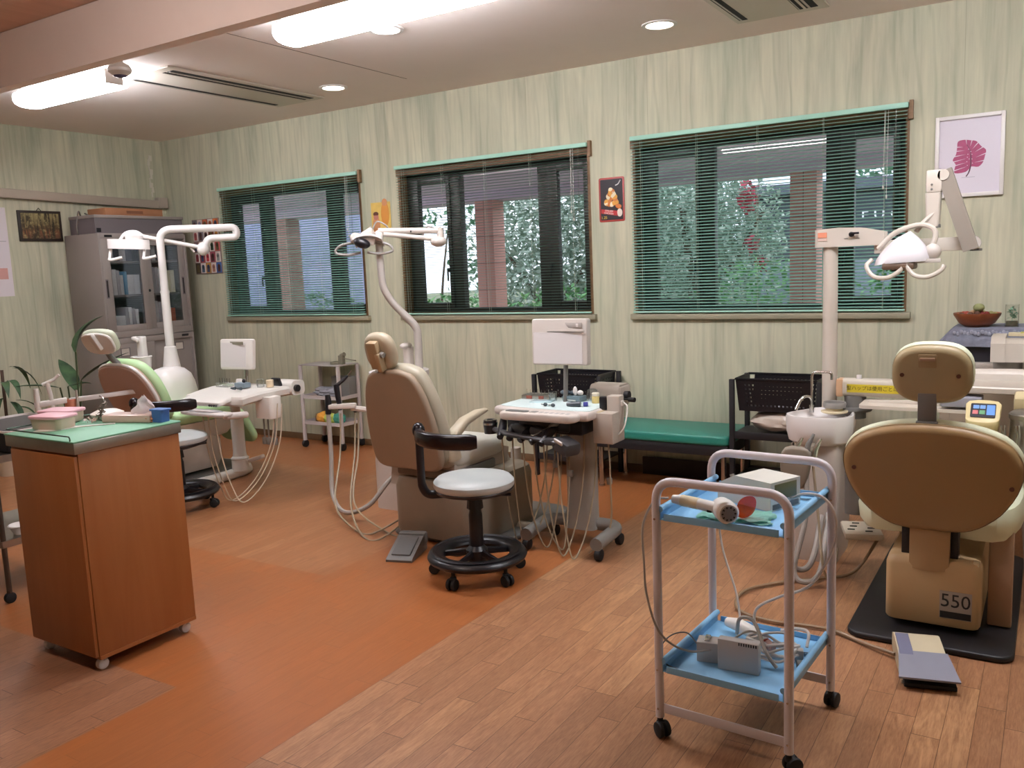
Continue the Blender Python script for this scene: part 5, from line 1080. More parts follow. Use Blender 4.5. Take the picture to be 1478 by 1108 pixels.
# ---------------------------------------------------------------- operating lamps
LG_ = 'operating lamps on poles'
t = T('operating_lamp', 'white operating lamp on a thick bent white tube pole at the far left', 'operating lamp', (-5.64, 4.11, 0), 0, LG_)
b = B(); b.tube([(0, 0, .9), (0, 0, 1.38)], .031, 14); b.tube([(0, 0, 1.36), (0, 0, 1.38)], .033, 14); b.tube(fillet([(0, 0, 1.37), (0, 0, 1.83), (.33, .43, 1.835), (.335, .435, 1.762), (.19, .28, 1.757), (.17, .26, 1.69)], .09, 7), .028, 14); P('pole', b, WHITE, t)
b = B(); b.ell((.16, .25, 1.68), (.045, .045, .05)); b.tube([(.16, .24, 1.69), (-.1, -.1, 1.79)], .015, 10); P('swing_arm', b, WHITE, t)
b = B(); b.tube([(.12, .2, 1.66), (.1, .18, 1.7), (.13, .2, 1.71)], .007, 7, n=4); P('arm_cable', b, LGREY, t)
b = B(); b.lathe([(0, .0), (.06, 0), (.065, .03), (.05, .05), (0, .055)], (-.12, -.13, 1.76), 22); b.tube([(-.19, -.2, 1.76), (-.16, -.17, 1.81), (-.11, -.12, 1.82), (-.08, -.07, 1.78)], .011, 8, n=4); P('head_joint', b, WHITE, t)
rx = Vector((.84, .54, 0))
b = B(); b.loft([[Vector((-.14, -.17, 0))+rx*(x)+Vector((-.54, .84, 0))*y*.6+EZ*(z-.06*x) for x, y in smooth2([(-.13, -.05), (0, -.08), (.13, -.05), (.14, .06), (0, .12), (-.14, .06)])] for z in (1.695, 1.72, 1.755, 1.765)]); P('lamp_head', b, WHITE, t)
for s_ in (-1, 1):
    b = B(); p = Vector((-.14, -.17, 1.72))+rx*(.125*s_); b.tube([p, p+Vector((0, -.02, -.08)), p+Vector((.02, -.03, -.1)), p+rx*.09+Vector((0, -.02, -.085))], .011, 8, n=4); P('handle', b, WHITE, t)
t = T('operating_lamp', 'grey operating lamp on an S-bent pole rising behind the middle chair', 'operating lamp', (-3.3, 4.15, 0), 0, LG_)
b = B(); b.tube([(.0, 0, .0), (0, 0, .82), (.003, 0, 1.03), (-.01, -.01, 1.12), (-.1, -.08, 1.25), (-.14, -.12, 1.35), (-.148, -.128, 1.45), (-.15, -.13, 1.63)], [.024]*4+[.022]*4, 14, n=6); P('pole', b, M('lamp_grey', 'b3aaa2', .4, var=.02), t)
b = B(); b.ell((-.15, -.13, 1.66), (.03, .03, .04)); b.tube([(-.15, -.13, 1.695), (.14, .1, 1.685)], .018, 10); b.m(1).box((.0, -.01, 1.685), (.03, .03, .012), .002); P('upper_arm', b, [LGREY, BLACK], t)
b = B(); b.tube([(.14, .1, 1.7), (.14, .1, 1.62)], .022, 12); b.ell((.13, .09, 1.62), (.05, .05, .032)); b.tube([(.12, .08, 1.635), (-.12, -.12, 1.675)], .014, 10); P('lower_arm', b, LGREY, t)
for p0, s_ in (((.1, .06, 1.66), 1), ((-.14, -.12, 1.7), 1)):
    b = B(); p0 = Vector(p0); b.tube([p0+rx*-.05, p0+rx*-.02+EZ*.05, p0+rx*.03+EZ*.03, p0+rx*.05], .005, 7, n=5); P('arm_cable', b, MGREY, t)
hc = Vector((-.2, -.21, 1.615)); fx_ = Vector((.84, .54, 0)); fy_ = Vector((-.5, .8, -.3)).normalized()
b = B(); b.box(hc+fx_*-.0+EZ*.035, (.15, .08, .05), .015, (.2, .2, .6)); b.tube([hc+EZ*.05, hc+EZ*.085+fx_*.06], .025, 10); P('head_body', b, LGREY, t)
b = B(); rl = []
for k in range(9):
    a = R(-60+120*k/8); rl.append([hc+fx_*(.1*math.sin(a)+.03)+EZ*(.05*math.cos(a)-.02+zz)+fy_*yy for yy, zz in ((-.07, 0), (.07, 0), (.07, .012), (-.07, .012))])
b.loft(rl); P('reflector', b, WHITE, t)
b = B(); b.ell(hc+fx_*.0+EZ*-.01+fy_*-.06, (.05, .035, .03), (0, .3, .6)); P('lamp_core', b, BLACK, t)
for s_ in (-1, 1):
    b = B(); p = hc+fx_*(.1*s_+.0)+EZ*-.03; b.tube([p+fx_*-.06*s_+EZ*.05, p+fx_*.04*s_+EZ*.03, p+fx_*.07*s_-EZ*.01, p+fx_*.0*s_-EZ*.025, p-fx_*.08*s_-EZ*.015], .008, 8, n=5); P('handle', b, MGREY, t)
t = T('operating_lamp', 'old cream operating lamp on a straight tall pole before the right window', 'operating lamp', (-.93, 4.4, 0), 0, LG_)
CRL = M('cream_enamel', 'cabfb2', .38, var=.02)
b = B(); b.cyl((0, 0, 0), (0, 0, 1.49), .037, .034, 24); P('pole', b, CRL, t)
b = B(); b.loft([[(x-.065+q, y, 1.48+z) for x, z in ((0, 0), (.3, 0), (.3, .062), (.2, .085), (.1, .09), (0, .085))] for y, q in ((-.045, .012), (-.035, 0), (.04, 0), (.05, .012))]); bx = P('pivot_box', b, CRL, t)
b = B(); b.cyl((.105, -.046, 1.535), (.105, -.06, 1.535), .012, seg=14); b.box((.12, -.062, 1.54), (.04, .008, .01), .003); P('knob', b, BLACK, bx)
b = B(); b.span((-.05, -.0475, 1.525), (-.008, -.0455, 1.55)); b.m(1).span((-.05, -.0475, 1.51), (-.008, -.0458, 1.523)); P('sticker', b, [M('orange_sticker', 'd98a6c', .5), M('pale_sticker', 'd5b8aa', .5)], bx)
b = B(); b.span((.07, -.047, 1.515), (.088, -.0455, 1.517)); b.span((.122, -.047, 1.515), (.14, -.0455, 1.517)); P('dial_mark', b, DGREY, bx)
b = B(); b.span((.2, -.025, 1.44), (.63, .02, 1.5), .004); b.m(1).span((.6, -.035, 1.435), (.645, .025, 1.445)); b.m(2).cyl((.615, -.03, 1.47), (.615, -.045, 1.47), .03, seg=16); P('lower_arm', b, [CRL, DGREY, LGREY], t)
b = B(); d0 = Vector((.6, -.045, 1.46)); d1 = Vector((.49, -.045, 1.795)); dd = (d1-d0).normalized(); n_ = dd.cross(EY)
b.loft([[p+n_*(.032*a)+EY*(.02*c) for a, c in ((-1, -1), (1, -1), (1, 1), (-1, 1))] for p in (d0-dd*.02, d1)]); P('rising_arm', b, M('arm_side_grey', '8a8075', .45), t)
b = B(); b.span((.42, -.07, 1.7), (.485, -.01, 1.8), .008); b.loft([[(x+.45, y-.04, z) for x, y in rrect(w_, .06, .012)] for z, w_ in ((1.55, .05), (1.56, .055), (1.7, .065))]); b.cyl((.49, -.07, 1.775), (.49, -.0, 1.775), .024, seg=16); b.m(1).span((.43, -.065, 1.545), (.48, -.015, 1.56)); b.cyl((.445, -.069, 1.735), (.445, -.073, 1.735), .005, seg=10); b.cyl((.445, -.069, 1.715), (.445, -.073, 1.715), .005, seg=10); P('drop_arm', b, [CRL, DGREY], t)
hc = Vector((.335, -.12, 1.44))
b = B(); b.tube([hc+Vector((.12, .06, .17)), hc+Vector((.08, .05, .13)), hc+Vector((.05, .04, .09))], .011, 8, n=4); b.tube([hc+Vector((-.1, 0, .02)), hc+Vector((-.03, 0, .09)), hc+Vector((.07, .02, .12)), hc+Vector((.13, .02, .09)), hc+Vector((.12, .01, .02)), hc+Vector((.07, 0, -.035))], .012, 9, n=5); P('yoke', b, CRL, t)
b = B(); b.loft([[hc+Vector((x*k, y*k*.7, z-.015+.1*(1-k)+.16*x*(1 if z > -.025 else .3))) for x, y in sup(.115, .1, 2.3, 28)] for z, k in ((-.03, 1), (-.02, 1.02), (-.0, .95), (.012, .8), (.02, .6), (.022, .3))]); P('lamp_head', b, M('lamp_white', 'dcd6d8', .25, var=.01), t)
b = B(); b.span(tuple(hc+Vector((-.075, -.07, -.075))), tuple(hc+Vector((.06, .05, -.044))), .01); P('lamp_core', b, M('brown_core', '5f4a3a', .5), t)
b = B(); b.box(hc+Vector((.11, -.02, -.04)), (.1, .03, .018), .003, (0, 0, .1)); b.ell(hc+Vector((.125, 0, .0)), (.035, .03, .035)); P('side_clamp', b, LGREY, t)
for s_, x in ((1, -.09), (1, .08)):
    b = B(); p = hc+Vector((x, -.06, -.04)); b.tube([p+Vector((-.03, .02, .015)), p+Vector((-.05, 0, -.015)), p+Vector((-.02, -.01, -.06)), p+Vector((.035, -.01, -.07)), p+Vector((.085, -.005, -.045)), p+Vector((.1, 0, -.02))], .01, 9, n=5); P('handle', b, CRL, t)
# ---------------------------------------------------------------- along the window wall
t = T('utility_trolley', 'white three shelf trolley on black casters against the wall, left of the middle chair', 'trolley', (-5.16, 5.27, 0))
hx, hy = .215, .115; GT = M('grey_white_metal', 'bdb3b0', .4, var=.02)
for x in (-hx, hx):
    for y in (-hy, hy):
        b = B(); b.cyl((x, y, .06), (x, y, .7), .017, seg=14); P('leg', b, GT, t)
        b = B(); b.cyl((x-.014, y, .032), (x+.014, y, .032), .032, seg=18, bev=.005); b.span((x-.01, y-.01, .03), (x+.01, y+.01, .07), .003); P('caster', b, RUBBER, t)
for z, nm in ((.7, 'top'), (.42, 'middle'), (.2, 'bottom')):
    b = B(); b.span((-hx-.01, -hy-.01, z), (hx+.01, hy+.01, z+.008), .002)
    if nm != 'top': b.span((-hx, -hy-.008, z), (hx, -hy-.003, z+.03)); b.span((-hx, hy+.003, z), (hx, hy+.008, z+.03)); b.span((-hx-.008, -hy, z), (-hx-.003, hy, z+.03)); b.span((hx+.003, -hy, z), (hx+.008, hy, z+.03))
    P('shelf', b, M('grey_shelf', 'a39a97', .45) if nm == 'top' else GT, t)
t = T('clamp_stand', 'small olive grey clamp with a rod on top of the white trolley', 'clamp', (-4.99, 5.25, .7085))
b = B(); b.lathe([(0, 0), (.05, 0), (.05, .02), (.03, .022), (.03, .012), (0, .012)], (-.06, 0, 0), 20); b.span((-.02, -.018, 0), (.03, .018, .075), .004); b.cyl((.0, 0, .07), (.04, 0, .085), .018, seg=12); b.cyl((.03, 0, .05), (.16, .0, .035), .005, seg=8); P('clamp', b, M('olive_grey', '77715f', .45), t)
def lumpy(name, label, cat, loc, blobs, mat, seed, amp=.15, group=None):
    r = random.Random(seed); b = B()
    for c, e in blobs:
        tb = bmesh.new(); bmesh.ops.create_icosphere(tb, subdivisions=3, radius=1)
        ph = [r.uniform(0, 6) for _ in range(6)]
        for v in tb.verts:
            p = v.co.copy(); k = 1+amp*(math.sin(p.x*5+ph[0])*math.sin(p.y*4+ph[1])+.6*math.sin(p.z*9+ph[2]+p.x*3)+.4*math.sin(p.y*11+ph[3]))
            v.co = Vector((c[0]+p.x*e[0]*k, c[1]+p.y*e[1]*k, max(c[2]+p.z*e[2]*k, 0)))
        b.put(tb)
    return O(name, b, mat, label, cat, loc, 0, group)
GB = M('grey_plastic_film', '8f8d94', .25, var=.2, scale=30)
lumpy('plastic_bag', 'crumpled grey plastic bag on the middle shelf of the white trolley', 'bag', (-5.18, 5.25, .4285), [((0, 0, .04), (.13, .07, .045))], GB, 1, .2)
b = B(); b.span((-.1, -.05, 0), (.1, .05, .17), .005); O('storage_box', b, DGREY, 'dark grey box at the right back of the middle shelf of the white trolley', 'box', (-5.05, 5.33, .4285))
for i, (x, y, r_, c, l) in enumerate(((-.1, -.03, .045, '8a6a4c', 'brown'), (-.05, -.05, .052, 'e09a3a', 'orange'), (.03, -.05, .05, 'b9c25a', 'lime green'), (.115, -.03, .05, '4f9a86', 'sea green'))):
    lumpy('soft_toy', '%s soft lump on the bottom shelf of the white trolley' % l, 'soft toy', (-5.16+x, 5.27+y, .2085), [((0, 0, r_*.9), (r_, r_, r_*.95)), ((r_*.5, 0, r_*.6), (r_*.6, r_*.6, r_*.5))], M('fuzzy_'+l.replace(' ', '_'), c, .9, var=.2, scale=40), i+4, .1)
t = T('wall_socket', 'pale wall socket plate seen through the white trolley', 'socket', (-5.35, D, .36))
b = B(); b.span((-.035, -.008, -.06), (.035, 0, .06), .003); P('plate', b, WHITEP, t)
for z in (-.02, .02):
    b = B(); b.span((-.012, -.0095, z-.008), (.012, -.0075, z+.008), .001); P('outlet', b, DGREY, t)
# bench
t = T('bench', 'low padded teal bench on chrome legs under the right window', 'bench', (-2.07, 5.16, 0))
b = B(); b.pad(rrect(.9, .44, .03), .06, .02, Matrix.Translation((0, 0, .33))); P('padded_top', b, TEAL, t)
b = B(); b.span((-.44, -.21, .265), (.44, -.18, .33), .002); b.span((-.44, .18, .265), (.44, .21, .33), .002); b.span((-.44, -.18, .265), (-.41, .18, .33)); b.span((.41, -.18, .265), (.44, .18, .33)); P('black_frame', b, BLACKM, t)
for x in (-.41, .41):
    for y in (-.19, .18):
        b = B(); b.cyl((x, y, 0), (x, y, .33), .016, seg=14); b.cyl((x, y, 0), (x, y, .012), .021, seg=14); P('leg', b, CHROME, t)
b = B(); b.span((-.62, -.012, 0), (.62, .012, .12), .002); O('plank', b, M('dark_plank', '30211c', .6), 'dark plank standing on the floor against the wall under the teal bench', 'plank', (-1.75, 5.39, 0))
# black basket racks
def grid(b, o, u, v, nu, nv, mu, mv, hole):
    o, u, v = Vector(o), Vector(u), Vector(v)
    du, dv = (1-2*mu)/nu, (1-2*mv)/nv; P_ = lambda a, c: o+u*a+v*c
    for q in ((0, 0, 1, mv), (0, 1-mv, 1, 1), (0, mv, mu, 1-mv), (1-mu, mv, 1, 1-mv)): b.quad(P_(q[0], q[1]), P_(q[2], q[1]), P_(q[2], q[3]), P_(q[0], q[3]))
    h = (1-hole)/2
    for i in range(nu):
        for j in range(nv):
            a0, c0 = mu+i*du, mv+j*dv; a1, c1 = a0+du, c0+dv; A0, A1, C0, C1 = a0+du*h, a1-du*h, c0+dv*h, c1-dv*h
            b.quad(P_(a0, c0), P_(a1, c0), P_(A1, C0), P_(A0, C0)); b.quad(P_(a1, c0), P_(a1, c1), P_(A1, C1), P_(A1, C0)); b.quad(P_(a1, c1), P_(a0, c1), P_(A0, C1), P_(A1, C1)); b.quad(P_(a0, c1), P_(a0, c0), P_(A0, C0), P_(A0, C1))
def rack(loc, label, rz=0, zt=.74):
    t = T('basket_rack', label, 'rack', loc, rz, 'black racks with perforated baskets'); w, d = .5, .3
    for x in (-w/2, w/2):
        for y in (-d/2, d/2):
            b = B(); b.span((x-.014, y-.014, .0), (x+.014, y+.014, zt), .002); P('post', b, BLACKM, t)
    for z in (.4, .13):
        b = B(); b.span((-w/2, -d/2, z), (w/2, d/2, z+.012)); b.span((-w/2, -d/2-.008, z-.015), (w/2, -d/2+.004, z+.03), .002); P('shelf', b, BLACKM, t)
    b = B(); z0, z1 = zt-.19, zt; x0, x1, y0, y1, f = -w/2+.016, w/2-.016, -d/2+.016, d/2-.016, .92
    bl = [(x0*f, y0*f, z0), (x1*f, y0*f, z0), (x1*f, y1*f, z0), (x0*f, y1*f, z0)]; tl = [(x0, y0, z1), (x1, y0, z1), (x1, y1, z1), (x0, y1, z1)]
    for k in range(4):
        a, c = Vector(bl[k]), Vector(bl[(k+1) % 4]); A = Vector(tl[k]); nu = 15 if k % 2 == 0 else 8
        grid(b, a, c-a, A-a, nu, 6, .1, .12, .42)
    b.quad(*bl); b.tube([tuple(p) for p in tl], .007, 6, closed=True); P('basket', b, BLACK, t)
    return t
rack((-1.35, 5.1, 0), 'black rack with a perforated basket on top, at the right end of the teal bench')
rack((-2.78, 5.22, 0), 'black rack with a perforated basket, behind the viewing box of the middle table', 0, .71)
FILM = M('cloudy_film', 'cfc0b2', .3, var=.12, scale=14)
lumpy('plastic_bag', 'cream plastic bag stuffed full on the shelf of the black rack by the bench', 'bag', (-1.36, 5.06, .4305), [((0, 0, .05), (.16, .1, .06)), ((.07, .0, .06), (.1, .09, .06))], FILM, 21, .08)
lumpy('plastic_bag', 'thin grey bag behind the cream bag on the black rack by the bench', 'bag', (-1.34, 5.2, .4305), [((0, 0, .07), (.17, .04, .06))], GB, 22, .12)
# ---------------------------------------------------------------- right hand worktop
t = T('side_cabinet', 'beige side cabinet with a white ledge behind the right chair', 'cabinet', (-.5, 5.02, 0))
b = B(); b.span((.0, 0, .05), (1.5, .385, .83), .004); P('body', b, M('cabinet_beige', 'a3937f', .5, var=.03), t)
b = B(); b.span((-.02, -.02, .83), (1.52, .39, .86), .006); P('worktop', b, M('worktop_white', 'd0c6bc', .4, var=.02), t)
b = B(); b.span((.05, -.012, .1), (.7, 0, .78), .003); d = P('door', b, M('cabinet_beige', 'a3937f', .5, var=.03), t)
t = T('printer', 'black machine under a grey lace cloth on the side cabinet', 'machine', (-.45, 5.05, .86))
b = B(); b.span((0, 0, .0), (.75, .3, .17), .006); P('housing', b, M('blue_black_case', '23222b', .35, var=.03), t)
b = B(); b.span((-.004, -.006, .075), (.754, .0, .08)); b.span((.36, -.01, .12), (.55, .0, .16), .003); P('front_seam', b, BLACK, t)
t = T('cloth', 'blue grey cloth with a lace edge draped over the black machine', 'cloth', (-.45, 5.05, 1.032))
tb = bmesh.new(); rows = []; NX, NY = 60, 26
for i in range(NX+1):
    row = []
    for j in range(NY+1):
        x = -.13+i*1.01/NX; y = -.12+j*.42/NY
        ox, oy = max(0, -x), max(0, -y)
        z = .006; xx, yy = x, y
        if ox > 0: xx = -.004-.65*ox-.01*math.sin(y*40)*ox*8; z -= ox*.85
        if oy > 0: yy = -.008-.12*oy-.008*math.sin(x*34)*min(1, oy*12)-(.02*max(0, math.sin(x*5)) if oy > .06 else 0); z -= oy*.8
        z += .0015*math.sin(x*50)*math.sin(y*60)
        row.append(tb.verts.new((xx, yy, z)))
    rows.append(row)
for i in range(NX):
    for j in range(NY): tb.faces.new((rows[i][j], rows[i+1][j], rows[i+1][j+1], rows[i][j+1]))
b = B(); b.put(tb); P('fabric', b, M('blue_grey_lace', '7f8190', .9, var=.22, scale=36), t)
b = B()
for k in range(46): b.ell((.01+k*.016, -.017-.003*math.sin(k*1.3), -.02-.006*math.sin(k*2.1)), (.009, .003, .012), seg=8)
P('lace_edge', b, M('pale_lace', '9c9dab', .9, var=.2, scale=80), t)
t = T('fruit_bowl', 'reddish brown wooden bowl of dried fruit and cones on the grey cloth', 'bowl', (-.345, 5.14, 1.0375))
b = B(); b.lathe([(0, 0), (.055, 0), (.085, .02), (.11, .06), (.113, .072), (.107, .07), (.08, .03), (0, .018)], seg=36); P('bowl', b, woodmat('reddish_wood', '7a3f22', '96532e', 0, .4), t)
b = B(); b.lathe([(0, .04), (.09, .045), (.104, .06), (.05, .068), (0, .07)], seg=20); P('filling', b, M('dried_petals', '6b3a2c', .9, var=.3, scale=60), t)
r = random.Random(8)
for i in range(14):
    a = i*2.4; rad = .085*math.sqrt((i+.5)/14); c = ['7d2f28', 'b9936c', '5b3a2a', '8f8a55', '9a4434'][i % 5]
    b = B(); b.ell((0, 0, 0), (.016, .015, .014), seg=10)
    O('dried_fruit', b, M('dried_%d' % (i % 5), c, .7, var=.2, scale=60), 'dried fruit heaped in the wooden bowl on the grey cloth', 'dried fruit', (-.345+rad*math.cos(a), 5.14+rad*math.sin(a), 1.113-.012*(rad/.085)), 0, 'dried fruit in the wooden bowl')
b = B(); b.ell((0, 0, 0), (.028, .026, .022), seg=14); O('gourd', b, M('olive_gourd', '8d9060', .6, var=.2, scale=40), 'pale green gourd on top of the fruit in the wooden bowl', 'gourd', (-.337, 5.13, 1.137))
t = T('glass_vase', 'small square glass vase with a green sprig on the grey cloth', 'vase', (-.185, 5.12, 1.0375))
b = B(); b.loft([[(x, y, z) for x, y in rrect(.062, .062, .01)] for z in (0, .115)], False); b.prism(rrect(.06, .06, .01), .006); P('glass', b, CLEAR, t)
b = B(); b.span((-.027, -.027, .006), (.027, .027, .03), .003); P('gravel', b, M('gravel', '6b6654', .9, var=.3, scale=90), t)
b = foliage([((0, 0, .07), (.022, .022, .035))], [60], .009, 31); b.tube([(0, 0, .02), (.003, 0, .1)], .0015, 5); P('sprig', b, LF[2], t)
# ---------------------------------------------------------------- bracket table of the right chair
t = T('bracket_table', 'cream swing arm instrument table with a yellow label, beyond the right chair', 'instrument table', (-.85, 4.36, 0))
b = B(); b.loft([[(x, y, z) for y, z in rrect(.075, .085, .02)] for x in (-.0, .02, .5)], True, Matrix.Translation((.0, -.02, .81))); sa = P('swing_arm', b, M('arm_cream', 'c2b8a8', .42, var=.02), t)
b = B(); b.span((-.03, -.06, .765), (.001, .02, .85), .006); P('end_cap', b, M('salmon_cap', 'c9a07c', .5), sa)
b = B(); b.span((.02, -.0592, .79), (.46, -.0572, .828)); P('yellow_tape', b, M('yellow_tape', 'c9b32e', .45), sa)
text('聖ハップは使用ごとに滅菌して下さい。', .0235, M('tape_ink', '4a3d12', .5), sa, frame((.225, -.0597, .809), EX, EZ), 'tape_lettering', 'dark lettering', .0002, .98)
b = B(); b.cyl((.07, -.03, .85), (.07, -.03, .87), .012, seg=12); P('screw', b, WHITE, sa)
b = B(); b.cyl((.05, -.01, .66), (.05, -.01, .77), .05, seg=22); b.box((-.0, .0, .7), (.16, .06, .03), .01); P('pivot', b, DGREY, t)
b = B(); b.loft([[(x, y, z) for x, y in rrect(.52, .2, .03)] for z in (.74, .755)], True, Matrix.Translation((.36, -.12, 0))); b.box((.3, -.11, .76), (.35, .03, .02), .004, (0, -.03, 0)); P('lower_tray', b, CRL, t)
tp = smooth2([(.42, -.1), (.5, -.18), (.72, -.2), (.95, -.2), (1.1, -.1), (1.1, .2), (.95, .25), (.5, .22), (.42, .12)], 3)
b = B(); b.loft([[(.76+(x-.76)*k, y*k, z) for x, y in tp] for z, k in ((.825, .94), (.83, 1), (.85, 1.01), (.856, .985), (.85, .96), (.875, .95), (.885, .93), (.88, .9), (.862, .86))]); P('tray', b, CRL, t)
b = B(); b.box((.9, -.24, .79), (.36, .09, .1), .012, (.25, 0, 0)); cp = P('control_panel', b, M('panel_ivory', 'c9b78e', .45, var=.02), t)
for k in range(3):
    b = B(); b.box((.8+k*.05, -.292, .808), (.018, .004, .02), .002, (.25, 0, 0)); P('key', b, GREYW, cp)
b = B(); b.lathe([(0, .62), (.055, .62), (.06, .68), (.058, .76), (.06, .762), (.06, .78), (.045, .79), (0, .79)], (.77, -.36, 0), 26); b.lathe([(.0605, .755), (.064, .758), (.064, .775), (.06, .778)], (.77, -.36, 0), 26); P('steel_canister', b, STEEL, t)
for i, x in enumerate((.69, .74, .83)):
    b = B(); b.tube([(x, -.44, .62), (x+.005, -.445, .7), (x+.0, -.43, .735)], [.011, .009, .012], 10); P('handpiece', b, CHROME, t)
for k in range(3):
    b = B(); b.tube([(.72+k*.06, -.44, .62), (.77+k*.02, -.5, .4), (.8+k*.03, -.55, .12), (.83+k*.03, -.45, .05), (.85+k*.02, -.3, .3), (.85, -.2, .72)], .007, 8, n=6); P('hose', b, HOSEG, t)
t = T('control_unit', 'cream control box with a tilted blue touch panel, above the back of the right chair', 'control box', (-.235, 3.99, .69))
pr = smooth2([(-.05, -.045), (.05, -.045), (.062, 0), (.055, .045), (-.055, .045), (-.062, 0)], 3)
b = B(); b.loft([[(x*k, y*k, z+(.04*(y/.045) if z > .05 else 0)*.85) for x, y in pr] for z, k in ((0, .8), (.01, .88), (.075, 1), (.088, 1), (.091, .96))]); b.cyl((.0, 0, -.08), (0, 0, .005), .03, seg=18); P('housing', b, M('butter_case', 'cdbb88', .42, var=.02), t)
Mp = frame((0, .0, .0925), (1, 0, 0), (0, .045, .034))
b = B(); b.prism(rrect(.092, .078, .006), .002, Mp); pn = P('touch_panel', b, M('panel_black', '2a2830', .3), t)
for nm, x, y, w_, h_, c in (('blue_key', -.026, .018, .022, .02, '6f9ad0'), ('blue_key', -.002, .018, .02, .02, '6f9ad0'), ('blue_key', .028, .002, .03, .056, '5f92dd'), ('red_key', -.028, -.012, .02, .022, 'c06a6a'), ('green_key', -.003, -.012, .02, .022, '5f9a6a')):
    b = B(); b.prism(rrect(w_, h_, .002), .0012, Mp @ Matrix.Translation((x, y, .0018))); P(nm, b, M(nm, c, .4), pn)
t = T('instrument_case', 'white angular apparatus with grey foot, right of the headrest of the right chair', 'apparatus', (-.245, 4.72, .87))
b = B(); b.loft([[(x, y, z) for y, z in ((0, .03), (.2, .03), (.2, .13), (.05, .14), (.0, .12))] for x in (0, .012, .5)]); b.loft([[(x, y, z) for y, z in ((-.01, .03), (.21, .03), (.21, .15), (.03, .15), (-.01, .12))] for x in (-.01, .03, .05)]); P('housing', b, M('apparatus_white', 'cfc5b8', .4, var=.02), t)
b = B(); b.cyl((.06, .1, -.04), (.06, .1, .03), .06, .065, 22); P('foot', b, MGREY, t)
b = B(); b.span((.06, .05, .15), (.16, .12, .165), .002); b.m(1).span((.11, .05, .165), (.16, .12, .167)); P('label_block', b, [CREAM, M('yellow_label', 'c9c05a', .5)], t)
b = B(); b.span((.0, -.1, 0), (.62, .2, .03), .006); b.m(1)
O('shelf_board', b, [M('shelf_grey_white', 'b9b0a8', .45)], 'pale shelf board carrying the white apparatus', 'shelf', (-.33, 4.68, .80))
b = B(); b.pad(rrect(.16, .12, .012), .045, .006); O('storage_tray', b, M('lilac_grey', '8f8c94', .45), 'grey plastic drawer box left of the cream control box', 'drawer', (-.33, 4.2, .7655))
# ---------------------------------------------------------------- things on the wooden cart and the trolley behind it
zt = .8895
t = T('tissue_box', 'clear box of tissues with one pulled up, at the back of the wooden cart', 'tissue box', (-3.175, 2.115, zt), R(20))
b = B(); b.span((-.12, -.045, 0), (.1, .045, .03), .004); P('box', b, M('pinkish_film', 'd0b7ac', .3, var=.08), t)
tb = bmesh.new(); N = 14; rows = []
for i in range(N+1):
    row = []
    for j in range(9):
        u, v = i/N-.5, j/8; a = u*2.6; row.append(tb.verts.new((.05+u*.12*(1-.75*v)+.006*math.sin(v*9+u*7), .018*math.sin(a*2)*(1-v*.6), .03+v*.075*(1-.9*u*u)+.004*math.sin(u*21))))
    rows.append(row)
for i in range(N):
    for j in range(8): tb.faces.new((rows[i][j], rows[i+1][j], rows[i+1][j+1], rows[i][j+1]))
b = B(); b.put(tb); P('tissue', b, M('tissue_white', 'e4dde2', .9, var=.02), t)
b = B(); b.loft([[(x, y, z) for x, y in rrect(w_, .05, .008)] for z, w_ in ((0, .05), (.045, .055), (.046, .075), (.052, .075))]); O('blue_box', b, M('cobalt_box', '3f66a8', .45), 'small blue box at the back right corner of the wooden cart', 'box', (-3.045, 2.145, zt), R(8))
lumpy('wax_pieces', 'crumpled orange wax beside the blue box on the wooden cart', 'wax', (-3.125, 2.12, zt), [((0, 0, .01), (.045, .02, .016)), ((.03, .0, .012), (.03, .018, .016))], M('orange_wax', 'c78a68', .6, var=.1, scale=30), 41, .2)
b = B(); b.lathe([(0, 0), (.05, 0), (.066, .02), (.066, .024), (.04, .036), (0, .04)], seg=30); O('rubber_bowl', b, WHITEP, 'white bowl upside down at the far side of the wooden cart', 'bowl', (-3.36, 2.115, zt))
t = T('dried_ornament', 'glittery brown dried ornament lying beside the white bowl on the wooden cart', 'ornament', (-3.295, 2.04, zt))
r = random.Random(4); b = B()
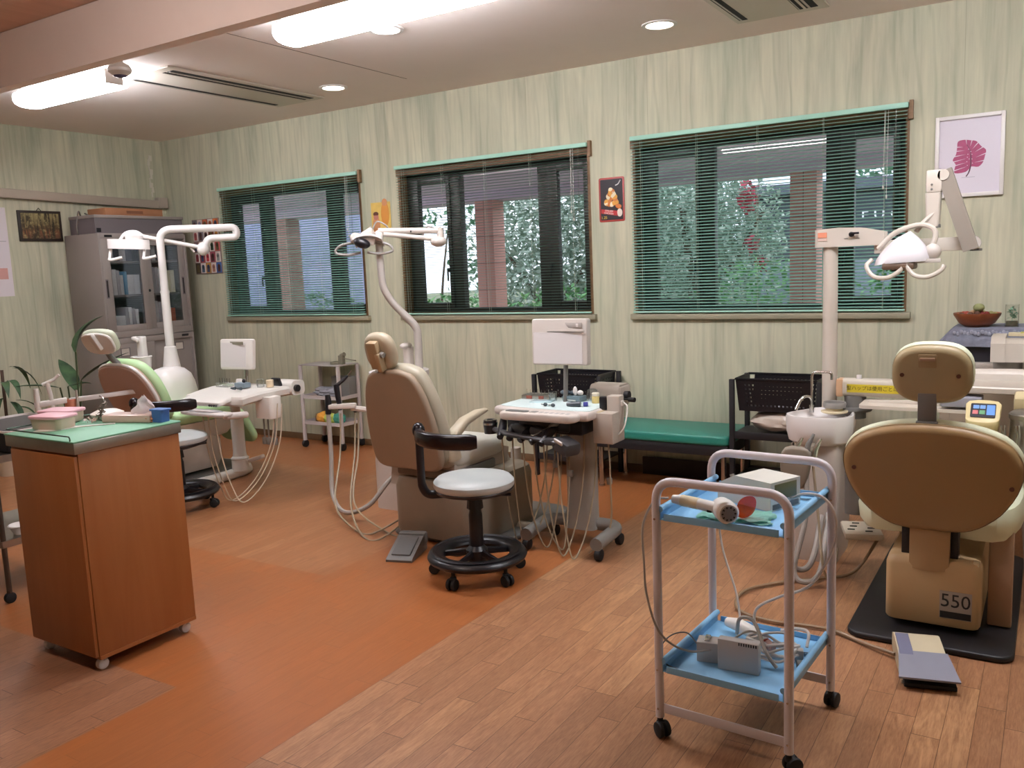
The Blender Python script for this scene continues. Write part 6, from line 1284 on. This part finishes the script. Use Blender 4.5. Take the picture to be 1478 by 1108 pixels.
for k in range(70):
    u = r.random(); p = Vector((-.015+.03*u, 0.02*u, .01+.07*u)); d = Vector((r.uniform(-1, 1), r.uniform(-1, 1), r.uniform(-.3, .8)))*.02*(1-abs(u-.5))
    b.tube([p, p+d], [.003, .0012], 5)
P('glitter_stem', b, M('taupe_glitter', '7d7168', .4, .3, var=.3, scale=90), t)
b = B(); b.tube([(.012, .02, .075), (.0, .02, .1), (-.02, .02, .105)], .002, 6, n=4); P('wire_loop', b, CHROME, t)
b = foliage([((-.03, -.02, .012), (.03, .03, .008))], [26], .01, 44); P('beads', b, M('dusty_pink', 'b8a29a', .6), t)
t = T('steel_trolley', 'steel trolley at the left edge behind the wooden cart', 'trolley', (-4.33, 2.2, 0))
hx, hy = .27, .22
for x in (-hx, hx):
    for y in (-hy, hy):
        b = B(); b.cyl((x, y, .05), (x, y, .7), .012, seg=12); P('leg', b, M('dark_steel', '5c5650', .35, .8), t)
        b = B(); b.cyl((x-.012, y, .026), (x+.012, y, .026), .026, seg=16, bev=.005); b.cyl((x, y, .03), (x, y, .06), .012, seg=10); P('caster', b, RUBBER, t)
for z in (.68, .285):
    b = B(); b.span((-hx-.012, -hy-.012, z), (hx+.012, hy+.012, z+.006)); b.span((-hx-.012, -hy-.014, z-.02), (hx+.012, -hy-.008, z+.012)); b.span((hx+.008, -hy-.012, z-.02), (hx+.014, hy+.012, z+.012)); P('shelf', b, STEEL, t)
t = T('instrument_tray', 'glossy black tray with a white rim at the left edge, on the steel trolley', 'tray', (-4.33, 2.25, .6925))
b = B(); b.loft([[(x, y, z) for x, y in rrect(.5, .36, .03)] for z in (0, .09)]); P('body', b, BLACK, t)
b = B(); b.loft([[(x*k, y*k, z) for x, y in rrect(.52, .38, .03)] for z, k in ((.09, 1), (.1, 1), (.1, .975), (.09, .975), (.09, 1))], False); P('rim', b, WHITE, t)
b = B(); b.lathe([(0, 0), (.03, 0), (.05, .04), (.055, .042), (.05, .046), (.028, .008), (0, .006)], seg=26); O('small_bowl', b, WHITE, 'small white bowl on the lower shelf of the steel trolley', 'bowl', (-4.13, 2.1, .2915))
